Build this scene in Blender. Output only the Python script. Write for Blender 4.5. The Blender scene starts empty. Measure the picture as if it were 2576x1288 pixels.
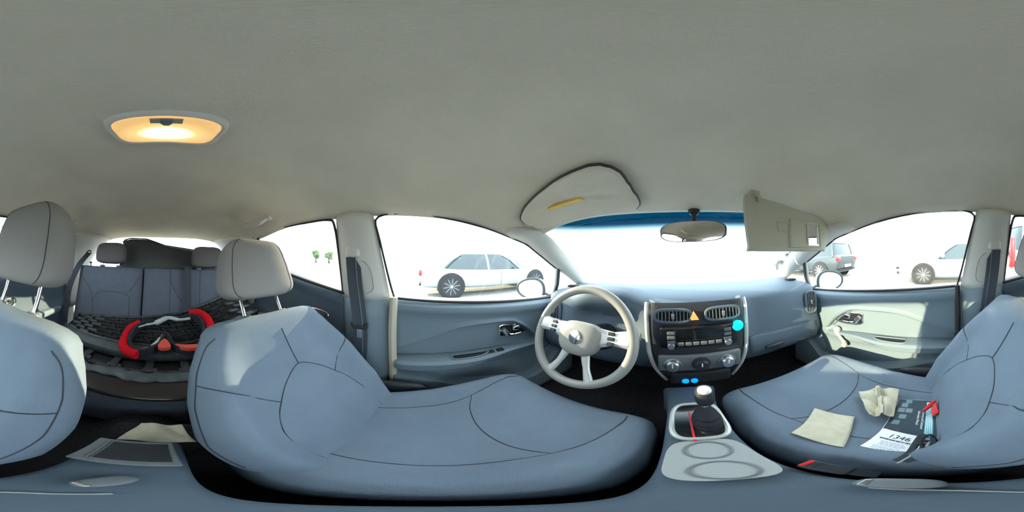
import bpy, bmesh, math, random
import numpy as np
from mathutils import Vector, Matrix

# ------------------------------------------------------------------ camera, world, sun, exposure
SC = bpy.context.scene
COL = SC.collection
R = math.radians
ZC = 1.07                      # eye height above the ground; all z below are given from eye level
cam = bpy.data.cameras.new('camera')
cam.type = 'PANO'
for owner in (cam, getattr(cam, 'cycles', None)):
    try:
        owner.panorama_type = 'EQUIRECTANGULAR'
    except Exception:
        pass
cam.clip_start = 0.005
camo = bpy.data.objects.new('camera', cam)
COL.objects.link(camo)
camo.matrix_world = (Matrix.Translation((-.035, 0, ZC)) @ Matrix.Rotation(R(1.5), 4, 'Y')
                     @ Matrix.Rotation(R(58), 4, 'Z') @ Matrix.Rotation(R(90), 4, 'X'))
SC.camera = camo
SC.cycles.diffuse_bounces = 6; SC.cycles.transparent_max_bounces = 16; SC.cycles.max_bounces = 14

w = bpy.data.worlds.new('world'); SC.world = w
w.use_nodes = True
bg = w.node_tree.nodes['Background']
bg.inputs[0].default_value = (.86, .94, 1, 1)
bg.inputs[1].default_value = 4.6

sl = bpy.data.lights.new('sun', 'SUN')
sl.energy = 9.5; sl.angle = R(.6); sl.color = (1, .8, .5)
so = bpy.data.objects.new('sun', sl); COL.objects.link(so)
so.location = (-6, -2, 5)
SAZ, SEL = R(-98.5), R(17)
SUN = Vector((math.sin(SAZ)*math.cos(SEL), math.cos(SAZ)*math.cos(SEL), math.sin(SEL)))
so.rotation_euler = SUN.to_track_quat('Z', 'Y').to_euler()

vs = SC.view_settings
vs.view_transform = 'Standard'; vs.look = 'None'; vs.gamma = 1; vs.use_curve_mapping = False
vs.exposure = 0.68

# ------------------------------------------------------------------ materials
MATS = {}
def mat(name, col, rough=.6, metal=0, bump=0, bscale=300, var=0, vscale=20, coat=0, spec=.5, kind='noise', emit=None):
    m = bpy.data.materials.new(name); m.use_nodes = True
    nt = m.node_tree; n = nt.nodes; l = nt.links
    b = n['Principled BSDF']
    b.inputs['Base Color'].default_value = (*col, 1)
    b.inputs['Roughness'].default_value = rough
    b.inputs['Metallic'].default_value = metal
    b.inputs['Specular IOR Level'].default_value = spec
    b.inputs['Coat Weight'].default_value = coat
    tc = n.new('ShaderNodeTexCoord')
    if var:
        t = n.new('ShaderNodeTexNoise'); t.inputs['Scale'].default_value = vscale; t.inputs['Detail'].default_value = 5
        l.new(tc.outputs['Object'], t.inputs['Vector'])
        r = n.new('ShaderNodeValToRGB')
        r.color_ramp.elements[0].position = .3; r.color_ramp.elements[1].position = .7
        r.color_ramp.elements[0].color = (*[c*(1-var) for c in col], 1)
        r.color_ramp.elements[1].color = (*[min(1, c*(1+var)) for c in col], 1)
        l.new(t.outputs['Fac'], r.inputs[0]); l.new(r.outputs[0], b.inputs['Base Color'])
    if bump:
        if kind == 'weave':
            t = n.new('ShaderNodeTexVoronoi'); t.inputs['Scale'].default_value = bscale
            out = t.outputs['Distance']
        else:
            t = n.new('ShaderNodeTexNoise'); t.inputs['Scale'].default_value = bscale; t.inputs['Detail'].default_value = 3
            out = t.outputs['Fac']
        l.new(tc.outputs['Object'], t.inputs['Vector'])
        bp = n.new('ShaderNodeBump'); bp.inputs['Strength'].default_value = bump; bp.inputs['Distance'].default_value = .002
        l.new(out, bp.inputs['Height']); l.new(bp.outputs[0], b.inputs['Normal'])
    if emit:
        b.inputs['Emission Color'].default_value = (*emit[:3], 1); b.inputs['Emission Strength'].default_value = emit[3]
    MATS[name] = m
    return m
def glassmat(name, tint, gloss=.07, band=None):
    m = bpy.data.materials.new(name); m.use_nodes = True
    nt = m.node_tree; n = nt.nodes; l = nt.links
    n.remove(n['Principled BSDF'])
    t = n.new('ShaderNodeBsdfTransparent'); t.inputs[0].default_value = (*tint, 1)
    g = n.new('ShaderNodeBsdfGlossy'); g.inputs['Roughness'].default_value = .02
    mx = n.new('ShaderNodeMixShader'); mx.inputs[0].default_value = gloss
    l.new(t.outputs[0], mx.inputs[1]); l.new(g.outputs[0], mx.inputs[2])
    l.new(mx.outputs[0], n['Material Output'].inputs[0])
    if band:                                    # dyed shade band along the top of the windscreen
        tc = n.new('ShaderNodeTexCoord'); sp = n.new('ShaderNodeSeparateXYZ'); rp = n.new('ShaderNodeValToRGB')
        mr = n.new('ShaderNodeMapRange'); mr.inputs['From Min'].default_value = band[0]; mr.inputs['From Max'].default_value = band[1]
        l.new(tc.outputs['Object'], sp.inputs[0]); l.new(sp.outputs['Z'], mr.inputs['Value']); l.new(mr.outputs[0], rp.inputs[0])
        rp.color_ramp.elements[0].color = (*tint, 1); rp.color_ramp.elements[1].color = (.002, .085, .13, 1)
        l.new(rp.outputs[0], t.inputs[0])
    MATS[name] = m
    return m
mat('headliner', (.70, .63, .51), .95, bump=.35, bscale=420, kind='weave', spec=.1, var=.05, vscale=6)
mat('pillar', (.62, .60, .55), .6, bump=.1, bscale=500, spec=.3)
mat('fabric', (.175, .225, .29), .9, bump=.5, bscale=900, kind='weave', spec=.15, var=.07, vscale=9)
mat('fabric_side', (.135, .15, .185), .9, bump=.35, bscale=700, kind='weave', spec=.15, var=.05, vscale=9)
mat('head_fabric', (.265, .25, .24), .9, bump=.4, bscale=800, kind='weave', spec=.15)
mat('rear_head', (.14, .13, .13), .9, bump=.4, bscale=800, kind='weave', spec=.15)
mat('bumper_lit_edge', (.11, .115, .12), .35)  # lighter copy of the bumper black, so grille cell rims look lit
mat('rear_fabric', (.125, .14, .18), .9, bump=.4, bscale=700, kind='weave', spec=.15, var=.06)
mat('seam', (.04, .045, .055), .9)
mat('door_plastic', (.17, .225, .27), .55, bump=.25, bscale=450, spec=.4)
mat('dash_plastic', (.088, .122, .16), .65, bump=.3, bscale=500, spec=.28)
mat('dark_plastic', (.022, .026, .034), .5, bump=.15, bscale=400)
mat('black_plastic', (.012, .014, .017), .4, bump=.1, bscale=300)
mat('gloss_black', (.01, .011, .013), .12, coat=.5)
mat('grey_plastic', (.16, .18, .2), .5, bump=.1, bscale=400)
mat('pale_plastic', (.36, .38, .38), .5)
mat('visor', (.40, .39, .31), .7, bump=.15, bscale=500, spec=.2)
mat('carpet', (.03, .03, .034), 1, bump=1, bscale=260, var=.3, vscale=120, spec=.05)
mat('chrome', (.85, .85, .87), .12, 1)
mat('brushed', (.62, .63, .65), .3, 1)
mat('mirror', (.9, .92, .93), .01, 1)
mat('rubber', (.015, .016, .018), .7)
mat('seal_cream', (.5, .46, .36), .6)
mat('webbing', (.045, .055, .07), .8, bump=.4, bscale=600)
mat('napkin', (.62, .58, .45), .95, bump=.4, bscale=220, var=.08, vscale=60, spec=.1)
mat('paper', (.86, .88, .9), .8)
mat('ink', (.03, .03, .08), .8)
mat('ink_soft', (.35, .38, .48), .8)
mat('book_cover', (.022, .05, .07), .45, spec=.25)
mat('book_teal', (.04, .12, .16), .25)
mat('book_band', (.12, .42, .5), .15)
mat('book_orange', (.35, .1, .06), .3)
mat('white_print', (.85, .9, .95), .5)
mat('red_plastic', (.75, .02, .03), .35)
mat('red_fleece', (.62, .01, .02), 1, bump=1, bscale=200, spec=.1)
mat('orange_red', (.75, .09, .06), .7)
mat('neoprene', (.016, .018, .028), .8, bump=.3, bscale=500)
mat('grey_lining', (.45, .5, .52), .5, var=.2, vscale=60)
mat('bumper_paint', (.03, .026, .026), .28, coat=.4, var=.15, vscale=8)
mat('bumper_black', (.055, .058, .062), .4, bump=.3, bscale=200)
mat('bumper_grey', (.085, .10, .11), .5, bump=.3, bscale=120, var=.25, vscale=25)
mat('wheel_leather', (.30, .295, .28), .42, bump=.15, bscale=350)
mat('wheel_silver', (.62, .62, .6), .35, .3)
mat('hazard', (.8, .16, .04), .4, emit=(1, .3, .08, 1.2))
mat('cyan_lamp', (0, .5, .55), .3, emit=(.0, .85, .9, 3))
mat('blue_lamp', (0, .15, .6), .3, emit=(.0, .2, 1, 1.5))
mat('screen', (.01, .015, .018), .08, coat=.4)
mat('label_yellow', (.8, .5, .08), .6)
mat('asphalt', (.30, .29, .27), .9, bump=.6, bscale=40, var=.2, vscale=.8)
mat('car_white', (.8, .82, .83), .25, coat=.5)
mat('car_silver', (.38, .46, .48), .25, .2, coat=.5)
mat('car_grey', (.035, .05, .055), .3, coat=.5)
mat('car_glass', (.04, .06, .07), .05, coat=.3)
mat('tyre', (.02, .02, .022), .8)
mat('wheel_dark', (.03, .032, .036), .5)
mat('tail_red', (.7, .02, .02), .2, coat=.3)
mat('tail_dark', (.06, .03, .03), .15, coat=.3)
mat('lamp_clear', (.75, .78, .8), .1, coat=.4)
mat('foliage', (.08, .13, .05), .9, bump=1, bscale=6, var=.4, vscale=3)
mat('body_paint', (.72, .76, .78), .3, coat=.5)
glassmat('glass', (.93, .97, .97), .05)
glassmat('glass_screen', (.92, .97, .98), .05, band=(.10, .145))
def lensmat():
    m = bpy.data.materials.new('lamp_lens'); m.use_nodes = True
    nt = m.node_tree; n = nt.nodes; l = nt.links; b = n['Principled BSDF']
    tc = n.new('ShaderNodeTexCoord'); mp = n.new('ShaderNodeMapping'); mp.inputs['Scale'].default_value = (11, 24, 1)
    gr = n.new('ShaderNodeTexGradient'); gr.gradient_type = 'SPHERICAL'
    l.new(tc.outputs['Object'], mp.inputs[0]); l.new(mp.outputs[0], gr.inputs[0])
    cr = n.new('ShaderNodeValToRGB')
    e = cr.color_ramp.elements
    e[0].position = 0; e[0].color = (.66, .38, .13, 1)
    e[1].position = .85; e[1].color = (3.2, 2.7, 1.7, 1)
    k = e.new(.4); k.color = (.9, .60, .22, 1)
    l.new(gr.outputs['Color'], cr.inputs[0])
    l.new(cr.outputs[0], b.inputs['Emission Color']); b.inputs['Emission Strength'].default_value = .75
    b.inputs['Base Color'].default_value = (.3, .25, .16, 1); b.inputs['Roughness'].default_value = .3
    wv = n.new('ShaderNodeTexVoronoi'); wv.inputs['Scale'].default_value = 500
    bp = n.new('ShaderNodeBump'); bp.inputs['Strength'].default_value = .4; bp.inputs['Distance'].default_value = .001
    l.new(tc.outputs['Object'], wv.inputs['Vector']); l.new(wv.outputs['Distance'], bp.inputs['Height']); l.new(bp.outputs[0], b.inputs['Normal'])
    MATS['lamp_lens'] = m
lensmat()

# ------------------------------------------------------------------ mesh helpers
WORLD = {}
def sgn(a): return -1 if a < 0 else 1
def spow(a, p): return sgn(a)*abs(a)**p
def lerp(a, b, t): return a+(b-a)*t
def cr(pts, n=8, closed=False):
    """smooth curve through points"""
    P = [Vector(p) for p in pts]; out = []
    m = len(P)
    for i in range(m if closed else m-1):
        p0 = P[(i-1) % m] if closed or i > 0 else P[0]*2-P[1]
        p1 = P[i]; p2 = P[(i+1) % m]
        p3 = P[(i+2) % m] if closed or i+2 < m else P[-1]*2-P[-2]
        for k in range(n):
            t = k/n
            out.append(.5*((2*p1)+(p2-p0)*t+(2*p0-5*p1+4*p2-p3)*t*t+(3*p1-p0-3*p2+p3)*t**3))
    if not closed: out.append(P[-1].copy())
    return out
def itp(tab, y):
    xs = sorted(tab); return float(np.interp(y, [a for a, _ in xs], [b for _, b in xs]))

class MB:
    def __init__(s): s.v = []; s.f = []
    def add(s, vs, fs):
        o = len(s.v); s.v += [tuple(p) for p in vs]; s.f += [tuple(i+o for i in f) for f in fs]; return s
    def grid(s, rows, cu=False, cv=False):
        nr = len(rows); nc = len(rows[0])
        vs = [p for r in rows for p in r]; fs = []
        for i in range(nr if cv else nr-1):
            for j in range(nc if cu else nc-1):
                a = i*nc+j; b = i*nc+(j+1) % nc; c = ((i+1) % nr)*nc+(j+1) % nc; d = ((i+1) % nr)*nc+j
                fs.append((a, b, c, d))
        return s.add(vs, fs)
    def loft(s, rings, cap=True):
        n = len(rings[0]); o = len(s.v)
        s.grid(rings, cu=True)
        if cap:
            s.f.append(tuple(o+i for i in range(n))[::-1])
            s.f.append(tuple(o+(len(rings)-1)*n+i for i in range(n)))
        return s
    def tube(s, pts, r=.004, n=8, closed=False, sx=1, up=None):
        P = [Vector(p) for p in pts]; m = len(P); rings = []
        ref = Vector(up) if up else None
        for i in range(m):
            if closed: t = P[(i+1) % m]-P[i-1]
            else: t = P[min(i+1, m-1)]-P[max(i-1, 0)]
            t.normalize()
            if ref is None: ref = Vector((0, 0, 1)) if abs(t.z) < .9 else Vector((1, 0, 0))
            a = t.cross(ref)
            if a.length < 1e-5: a = t.cross(Vector((.3, 1, .2)))
            a.normalize(); b = a.cross(t)
            if up is None: ref = b
            rr = r[i] if isinstance(r, (list, tuple)) else r
            rings.append([P[i]+a*math.cos(2*math.pi*k/n)*rr*sx+b*math.sin(2*math.pi*k/n)*rr for k in range(n)])
        if closed: s.grid(rings, cu=True, cv=True)
        else: s.loft(rings)
        return s
    def box(s, c, d, rot=None):
        c = Vector(c); x, y, z = [k/2 for k in d]
        vs = [Vector(p) for p in [(-x,-y,-z),(x,-y,-z),(x,y,-z),(-x,y,-z),(-x,-y,z),(x,-y,z),(x,y,z),(-x,y,z)]]
        if rot is not None: vs = [rot @ p for p in vs]
        return s.add([p+c for p in vs], [(3,2,1,0),(4,5,6,7),(0,1,5,4),(1,2,6,5),(2,3,7,6),(3,0,4,7)])
    def prism(s, pts, off):
        n = len(pts); P = [Vector(p) for p in pts]; off = Vector(off)
        vs = P+[p+off for p in P]
        return s.add(vs, [tuple(range(n))[::-1], tuple(range(n, 2*n))]+[(i, (i+1) % n, n+(i+1) % n, n+i) for i in range(n)])
    def ribbon(s, pts, wv, th, tv=None):
        """flat strap along pts: wv = width vector, th = thickness"""
        P = [Vector(p) for p in pts]; wv = Vector(wv); rings = []
        for i, p in enumerate(P):
            t = P[min(i+1, len(P)-1)]-P[max(i-1, 0)]
            nrm = t.cross(wv).normalized()*th/2
            rings.append([p-wv/2-nrm, p+wv/2-nrm, p+wv/2+nrm, p-wv/2+nrm])
        return s.loft(rings)
    def lathe(s, prof, c, ax, n=24):
        ax = Vector(ax).normalized(); a = ax.orthogonal().normalized(); b = ax.cross(a); c = Vector(c)
        rings = [[c+ax*h+(a*math.cos(2*math.pi*k/n)+b*math.sin(2*math.pi*k/n))*max(r, 1e-4) for k in range(n)] for r, h in prof]
        return s.loft(rings)
    def ell(s, c, d, e1=1, e2=1, nu=20, nv=14, rot=None, fn=None):
        """superellipsoid"""
        c = Vector(c); rows = []
        for i in range(nv+1):
            ph = -math.pi/2+math.pi*i/nv
            ph = max(-1.5605, min(1.5605, ph))
            row = []
            for j in range(nu):
                th = 2*math.pi*j/nu
                p = Vector((d[0]*spow(math.cos(ph), e1)*spow(math.cos(th), e2), d[1]*spow(math.cos(ph), e1)*spow(math.sin(th), e2), d[2]*spow(math.sin(ph), e1)))
                if fn: p = fn(p)
                if rot is not None: p = rot @ p
                row.append(p+c)
            rows.append(row)
        return s.loft(rows)
    def strip(s, A, B, n=6, bulge=(0, 0, 0)):
        bulge = Vector(bulge); rows = []
        for k in range(n+1):
            t = k/n
            rows.append([Vector(a).lerp(Vector(b), t)+bulge*math.sin(math.pi*t) for a, b in zip(A, B)])
        return s.grid(rows)
    def build(s, name, m, parent=None, smooth=True, bevel=0, sub=0, solid=0, ang=40, origin=None, weld=False):
        V = [Vector(p)+Vector((0, 0, ZC)) for p in s.v]
        lo = Vector([min(p[i] for p in V) for i in range(3)]); hi = Vector([max(p[i] for p in V) for i in range(3)])
        if origin is not None: o = Vector(origin)+Vector((0, 0, ZC))
        elif parent is None: o = Vector(((lo.x+hi.x)/2, (lo.y+hi.y)/2, lo.z))
        else: o = (lo+hi)/2
        me = bpy.data.meshes.new(name)
        me.from_pydata([tuple(p-o) for p in V], [], s.f)
        bm = bmesh.new(); bm.from_mesh(me)
        if weld: bmesh.ops.remove_doubles(bm, verts=bm.verts, dist=1e-5)
        bmesh.ops.recalc_face_normals(bm, faces=bm.faces)
        bm.to_mesh(me); bm.free()
        ob = bpy.data.objects.new(name, me); COL.objects.link(ob)
        me.materials.append(MATS[m])
        if smooth:
            me.shade_smooth()
            me.set_sharp_from_angle(angle=R(ang))
        if solid:
            md = ob.modifiers.new('solid', 'SOLIDIFY'); md.thickness = abs(solid); md.offset = 1 if solid > 0 else -1
        if bevel:
            md = ob.modifiers.new('bevel', 'BEVEL'); md.width = bevel; md.segments = 3; md.limit_method = 'ANGLE'; md.angle_limit = R(35)
            me.shade_smooth()
        if sub:
            md = ob.modifiers.new('sub', 'SUBSURF'); md.levels = sub; md.render_levels = sub
        ob.location = o
        WORLD[ob.name] = o
        if parent:
            ob.parent = parent; ob.location = o-WORLD[parent.name]
        return ob
def tag(o, label, cat, group=None, kind=None):
    o['label'] = label; o['category'] = cat
    if group: o['group'] = group
    if kind: o['kind'] = kind
    return o
def thing(name, loc, label, cat, group=None, kind=None):
    o = bpy.data.objects.new(name, None); COL.objects.link(o)
    o.empty_display_size = .05
    o.location = Vector(loc)+Vector((0, 0, ZC)); WORLD[o.name] = o.location.copy()
    return tag(o, label, cat, group, kind)
def place(name, mesh, M, parent):
    """another object that shares a mesh, at matrix M (eye-level coordinates)"""
    ob = bpy.data.objects.new(name, mesh); COL.objects.link(ob)
    W = Matrix.Translation((0, 0, ZC)) @ M
    WORLD[ob.name] = W.to_translation()
    L = W.copy(); L.translation = W.to_translation()-WORLD[parent.name]
    ob.parent = parent; ob.matrix_local = L
    return ob
def text(name, body, size, M, m, parent, depth=.0004):
    cu = bpy.data.curves.new(name, 'FONT'); cu.body = body; cu.size = size; cu.extrude = depth; cu.resolution_u = 3
    t = bpy.data.objects.new(name, cu); COL.objects.link(t)
    bpy.context.view_layer.update()
    me = bpy.data.meshes.new_from_object(t.evaluated_get(bpy.context.evaluated_depsgraph_get()))
    bpy.data.objects.remove(t); bpy.data.curves.remove(cu)
    me.name = name; me.materials.clear(); me.materials.append(MATS[m])
    return place(name, me, M, parent)
def frame(x, y, o):
    x = Vector(x).normalized(); y = Vector(y); y = (y-x*y.dot(x)).normalized(); z = x.cross(y)
    M = Matrix((x, y, z)).transposed().to_4x4(); M.translation = Vector(o); return M
random.seed(4)

# ------------------------------------------------------------------ ground outside
def ground():
    g = MB(); g.box((0, 0, -1.12), (160, 160, .1))
    tag(g.build('ground', 'asphalt'), 'sunlit pale paved yard around the parked cars', 'ground', kind='structure')
ground()

# ------------------------------------------------------------------ car shell: lines of the body side (right side, mirrored for the left)
def xg(z): return .695-.27*(z+.17)
TOP = [(-1.05, .05), (-1.0, .09), (-.92, .135), (-.715, .168), (-.376, .171), (-.165, .171), (0, .166), (.076, .156), (.245, .127), (.45, .07), (.69, -.058), (.82, -.125), (1.02, -.235)]
BELT = [(-1.05, -.02), (-1.0, -.025), (-.64, -.09), (-.33, -.15), (-.106, -.155), (.18, -.18), (.64, -.225), (1.02, -.237)]
def top(y): return itp(TOP, y)
def belt(y): return itp(BELT, y)
def P3(s, y, z, dx=0): return Vector((s*(xg(z)+dx), y, z))

def ceiling():
    st = [((0, .61, .168), (.545, .475, .105)), ((0, .52, .19), (xg(.09)-.01, .40, .085)), ((0, .3, .247), (0, .26, 0)), ((0, .1, .28), (0, .08, 0)),
          ((0, -.2, .29), (0, -.2, 0)), ((0, -.6, .288), (0, -.6, 0)), ((0, -.95, .272), (0, -.93, 0)), ((0, -1.2, .24), (.57, -1.15, .15)), ((0, -1.42, .195), (.50, -1.38, .15)), ((0, -1.54, .172), (.47, -1.48, .145))]
    rows = []
    for c, e in st:
        if e[0] == 0:
            z = top(e[1])-.006; e = (xg(z), e[1], z)
        row = []
        for k in range(-20, 21):
            u = k/20
            a = abs(u)
            f = 1-a**5
            row.append(Vector((u*e[0], lerp(c[1], e[1], a*a), e[2]+(c[2]-e[2])*f)))
        rows.append(row)
    fine = []
    for col in zip(*rows): fine.append(cr(col, 4))
    global HL
    HL = np.array([tuple(p) for r in fine for p in r])
    g = MB(); g.grid([list(r) for r in zip(*fine)])
    o = g.build('ceiling', 'headliner', solid=.03)
    # outward = up
    o.modifiers['solid'].offset = 1 if o.data.polygons[len(o.data.polygons)//2].normal.z > 0 else -1
    tag(o, 'grey knitted fabric headliner covering the whole car roof', 'headliner', kind='structure')
    return o
ceiling()
def hl(x, y):
    """height of the headliner above (x, y)"""
    d = (HL[:, 0]-x)**2+(HL[:, 1]-y)**2; i = np.argsort(d)[:4]; w_ = 1/(d[i]+1e-6)
    return float((HL[i, 2]*w_).sum()/w_.sum())

def solid_out(o, th):
    """thicken a trim panel away from the cabin"""
    c = Vector((0, -.3, ZC)); s = 0
    for p in o.data.polygons: s += p.normal.dot((o.location+p.center)-c)*p.area
    md = o.modifiers.new('solid', 'SOLIDIFY'); md.thickness = th; md.offset = 1 if s > 0 else -1
SIDE = {1: 'right', -1: 'left'}
tr = [0]
def trim(mb, m, label, th=.03, cat='trim'):
    tr[0] += 1
    o = mb.build('trim_%d' % tr[0], m)
    if th: solid_out(o, th)
    return tag(o, label, cat, kind='structure')

for s in (1, -1):
    who = 'passenger side' if s > 0 else "driver's side"
    # A pillar: from the roof corner down to the dash, between screen edge and quarter glass / door glass
    A = cr([(s*.535, .46, .12), (s*.565, .62, .06), (s*.605, .82, -.05), (s*.65, 1.0, -.145), (s*.69, 1.16, -.24)], 6)
    ys = np.linspace(.33, 1.06, len(A))
    Bl = [P3(s, y, top(y), -.004) for y in ys]
    g = MB(); g.strip(A, Bl, 8, (-s*.018, -.03, 0))
    trim(g, 'pillar', 'pale grey windscreen pillar trim on the %s' % who, .035, 'pillar')
    # B pillar upper (pale) and lower (dark)
    zz = np.linspace(0, 1, 10)
    fr = [P3(s, lerp(-.122, -.172, t), lerp(-.17, .175, t)) for t in zz]
    bk = [P3(s, lerp(-.345, -.33, t), lerp(-.17, .175, t)) for t in zz]
    g = MB(); g.strip(fr, bk, 8, (-s*.035, 0, 0))
    trim(g, 'pillar', 'pale grey upper centre pillar trim behind the %s front window' % who, .04, 'pillar')
    fr = [Vector((s*.695, lerp(-.09, -.12, t), lerp(-.83, -.165, t))) for t in zz]
    bk = [Vector((s*.695, lerp(-.30, -.345, t), lerp(-.83, -.165, t))) for t in zz]
    g = MB(); g.strip(fr, bk, 8, (-s*.045, 0, 0))
    trim(g, 'door_plastic', 'dark blue-grey lower centre pillar trim on the %s' % who, .06, 'pillar')
    # C pillar
    A = cr([(s*.585, -.93, .135), (s*.60, -.985, .11), (s*.64, -1.03, .05), (s*.675, -1.055, -.05), (s*.69, -1.07, -.2), (s*.69, -1.07, -.45)], 5)
    Bq = cr([(s*.47, -1.47, .15), (s*.53, -1.50, .11), (s*.60, -1.545, .04), (s*.66, -1.59, -.04), (s*.70, -1.63, -.16), (s*.70, -1.64, -.45)], 5)
    g = MB(); g.strip(A, Bq, 8, (-s*.02, 0, 0))
    trim(g, 'pillar', 'beige-grey rear pillar trim beside the back window on the %s' % who, .05, 'pillar')
    # strip above C pillar joins roof rail
    A2 = cr([(s*.60, -.90, .16), (s*.57, -1.15, .155), (s*.50, -1.38, .155), (s*.465, -1.49, .152)], 5)
    B2 = cr([(s*.595, -.90, .13), (s*.585, -1.12, .12), (s*.52, -1.36, .13), (s*.475, -1.48, .14)], 5)
    g = MB(); g.strip(A2, B2, 3, (0, 0, -.004))
    trim(g, 'headliner', 'fabric-covered rear roof rail on the %s' % who, .03, 'roof rail')

# outer body: sides, roof skin, bonnet, tail, floor pan (blocks stray light, seen from outside only)
b = thing('car_body', (0, 0, -1.0), 'painted outer body shell of the car the picture is taken in', 'car body', kind='structure')
for s in (1, -1):
    ys = np.linspace(-1.66, 1.16, 40)
    up = [Vector((s*.80, y, belt(max(-1.0, min(1.0, y)))-.015)) for y in ys]; dn = [Vector((s*.80, y, -.86)) for y in ys]
    g = MB(); g.strip(up, dn, 6, (s*.04, 0, 0)); g.build('side_panel', 'body_paint', b, solid=.02)
    g = MB(); g.strip(up, [Vector((s*.70, p.y, p.z+.004)) for p in up], 2, (0, 0, 0)); g.build('sill_strip', 'rubber', b, solid=.01)
g = MB(); g.strip([Vector((x, 1.2, -.25+.03*(1-(x/.75)**2))) for x in np.linspace(-.75, .75, 15)], [Vector((x, 2.15, -.48+.05*(1-(x/.75)**2))) for x in np.linspace(-.75, .75, 15)], 10, (0, 0, .03))
g.build('bonnet', 'body_paint', b, solid=.02)
g = MB(); g.box((0, 1.2, -.56), (1.6, .04, .62)); g.build('bulkhead', 'black_plastic', b)
g = MB(); g.box((0, -1.72, -.5), (1.6, .06, .74)); g.build('tail_panel', 'body_paint', b)
g = MB(); g.box((0, -.25, -.89), (1.62, 2.95, .05)); g.build('floor_pan', 'black_plastic', b)

# carpet floor with tunnel
def floor():
    rows = []
    for y in np.linspace(-1.66, 1.16, 48):
        row = []
        for x in np.linspace(-.72, .72, 49):
            z = -.82
            z += .16*math.exp(-(x/.11)**4)
            z += .30*max(0, min(1, (y-.80)/.3))
            if y < -.55: z += .10*min(1, (-.55-y)/.1)
            row.append(Vector((x, y, z+.004*math.sin(37*x+11*y)*math.sin(29*y))))
        rows.append(row)
    g = MB(); g.grid(rows)
    o = g.build('floor', 'carpet')
    tag(o, 'dark charcoal carpet on the car floor and footwells', 'carpet', kind='structure')
floor()

# windows
wn = [0]
def window(outline, off, label, m='glass'):
    wn[0] += 1
    g = MB(); g.prism(outline, off)
    return tag(g.build('window_%d' % wn[0], m, smooth=False), label, 'window', kind='structure')
# windscreen
def windscreen():
    rows = []
    for k in range(13):
        t = k/12
        row = []
        for j in range(-10, 11):
            u = j/10
            xt, xb = .56, .71
            a = Vector((u*xt, .625-.137*u*u, .112+.063*(1-abs(u)**5))); c = Vector((u*xb, 1.24-.08*u*u, -.235))
            p = a.lerp(c, t); p.z += .03*math.sin(math.pi*t)
            row.append(p)
        rows.append(row)
    g = MB(); g.grid(rows)
    wn[0] += 1
    o = g.build('window_%d' % wn[0], 'glass_screen', solid=.005, origin=(0, 1, 0))
    tag(o, 'wide windscreen with a blue shade band along the top', 'window', kind='structure')
windscreen()
def side_outline(y0, y1, s, n=14, top_in=0, dx=.012):
    ys = np.linspace(y0, y1, n)
    return [P3(s, y, belt(y)-.02, dx) for y in ys]+[P3(s, y, top(y)+.012, dx) for y in ys[::-1]]
for s in (1, -1):
    who = 'passenger' if s > 0 else 'driver'
    window(side_outline(.705, -.19, s), (s*.004, 0, 0), 'front door window beside the %s seat' % who)
    window(side_outline(1.03, .70, s, 8), (s*.004, 0, 0), 'small triangular quarter window ahead of the %s door mirror' % who)
    window(side_outline(-.30, -1.06, s), (s*.004, 0, 0), 'rear door window behind the %s seat' % who)
def backlight():
    A = cr([(.47, -1.49, .16), (.56, -1.54, .09), (.66, -1.60, -.03), (.71, -1.65, -.2)], 5)
    rows = []
    for p in A:
        rows.append([Vector((u*p.x, p.y-.06*(1-u*u), p.z+.02*(1-u*u))) for u in np.linspace(-1, 1, 17)])
    g = MB(); g.grid(rows); wn[0] += 1
    tag(g.build('window_%d' % wn[0], 'glass', solid=.004), 'back window above the rear seat headrests', 'window', kind='structure')
    h = thing('defroster', (0, -1.6, -.1), 'thin heating lines across the back window', 'defroster', kind='structure')
    for i in range(2, len(A), 2):
        g = MB(); g.tube([q+Vector((0, .003, 0)) for q in rows[i]], .0008, 5); g.build('heating_line', 'book_orange', h)
backlight()

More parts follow.
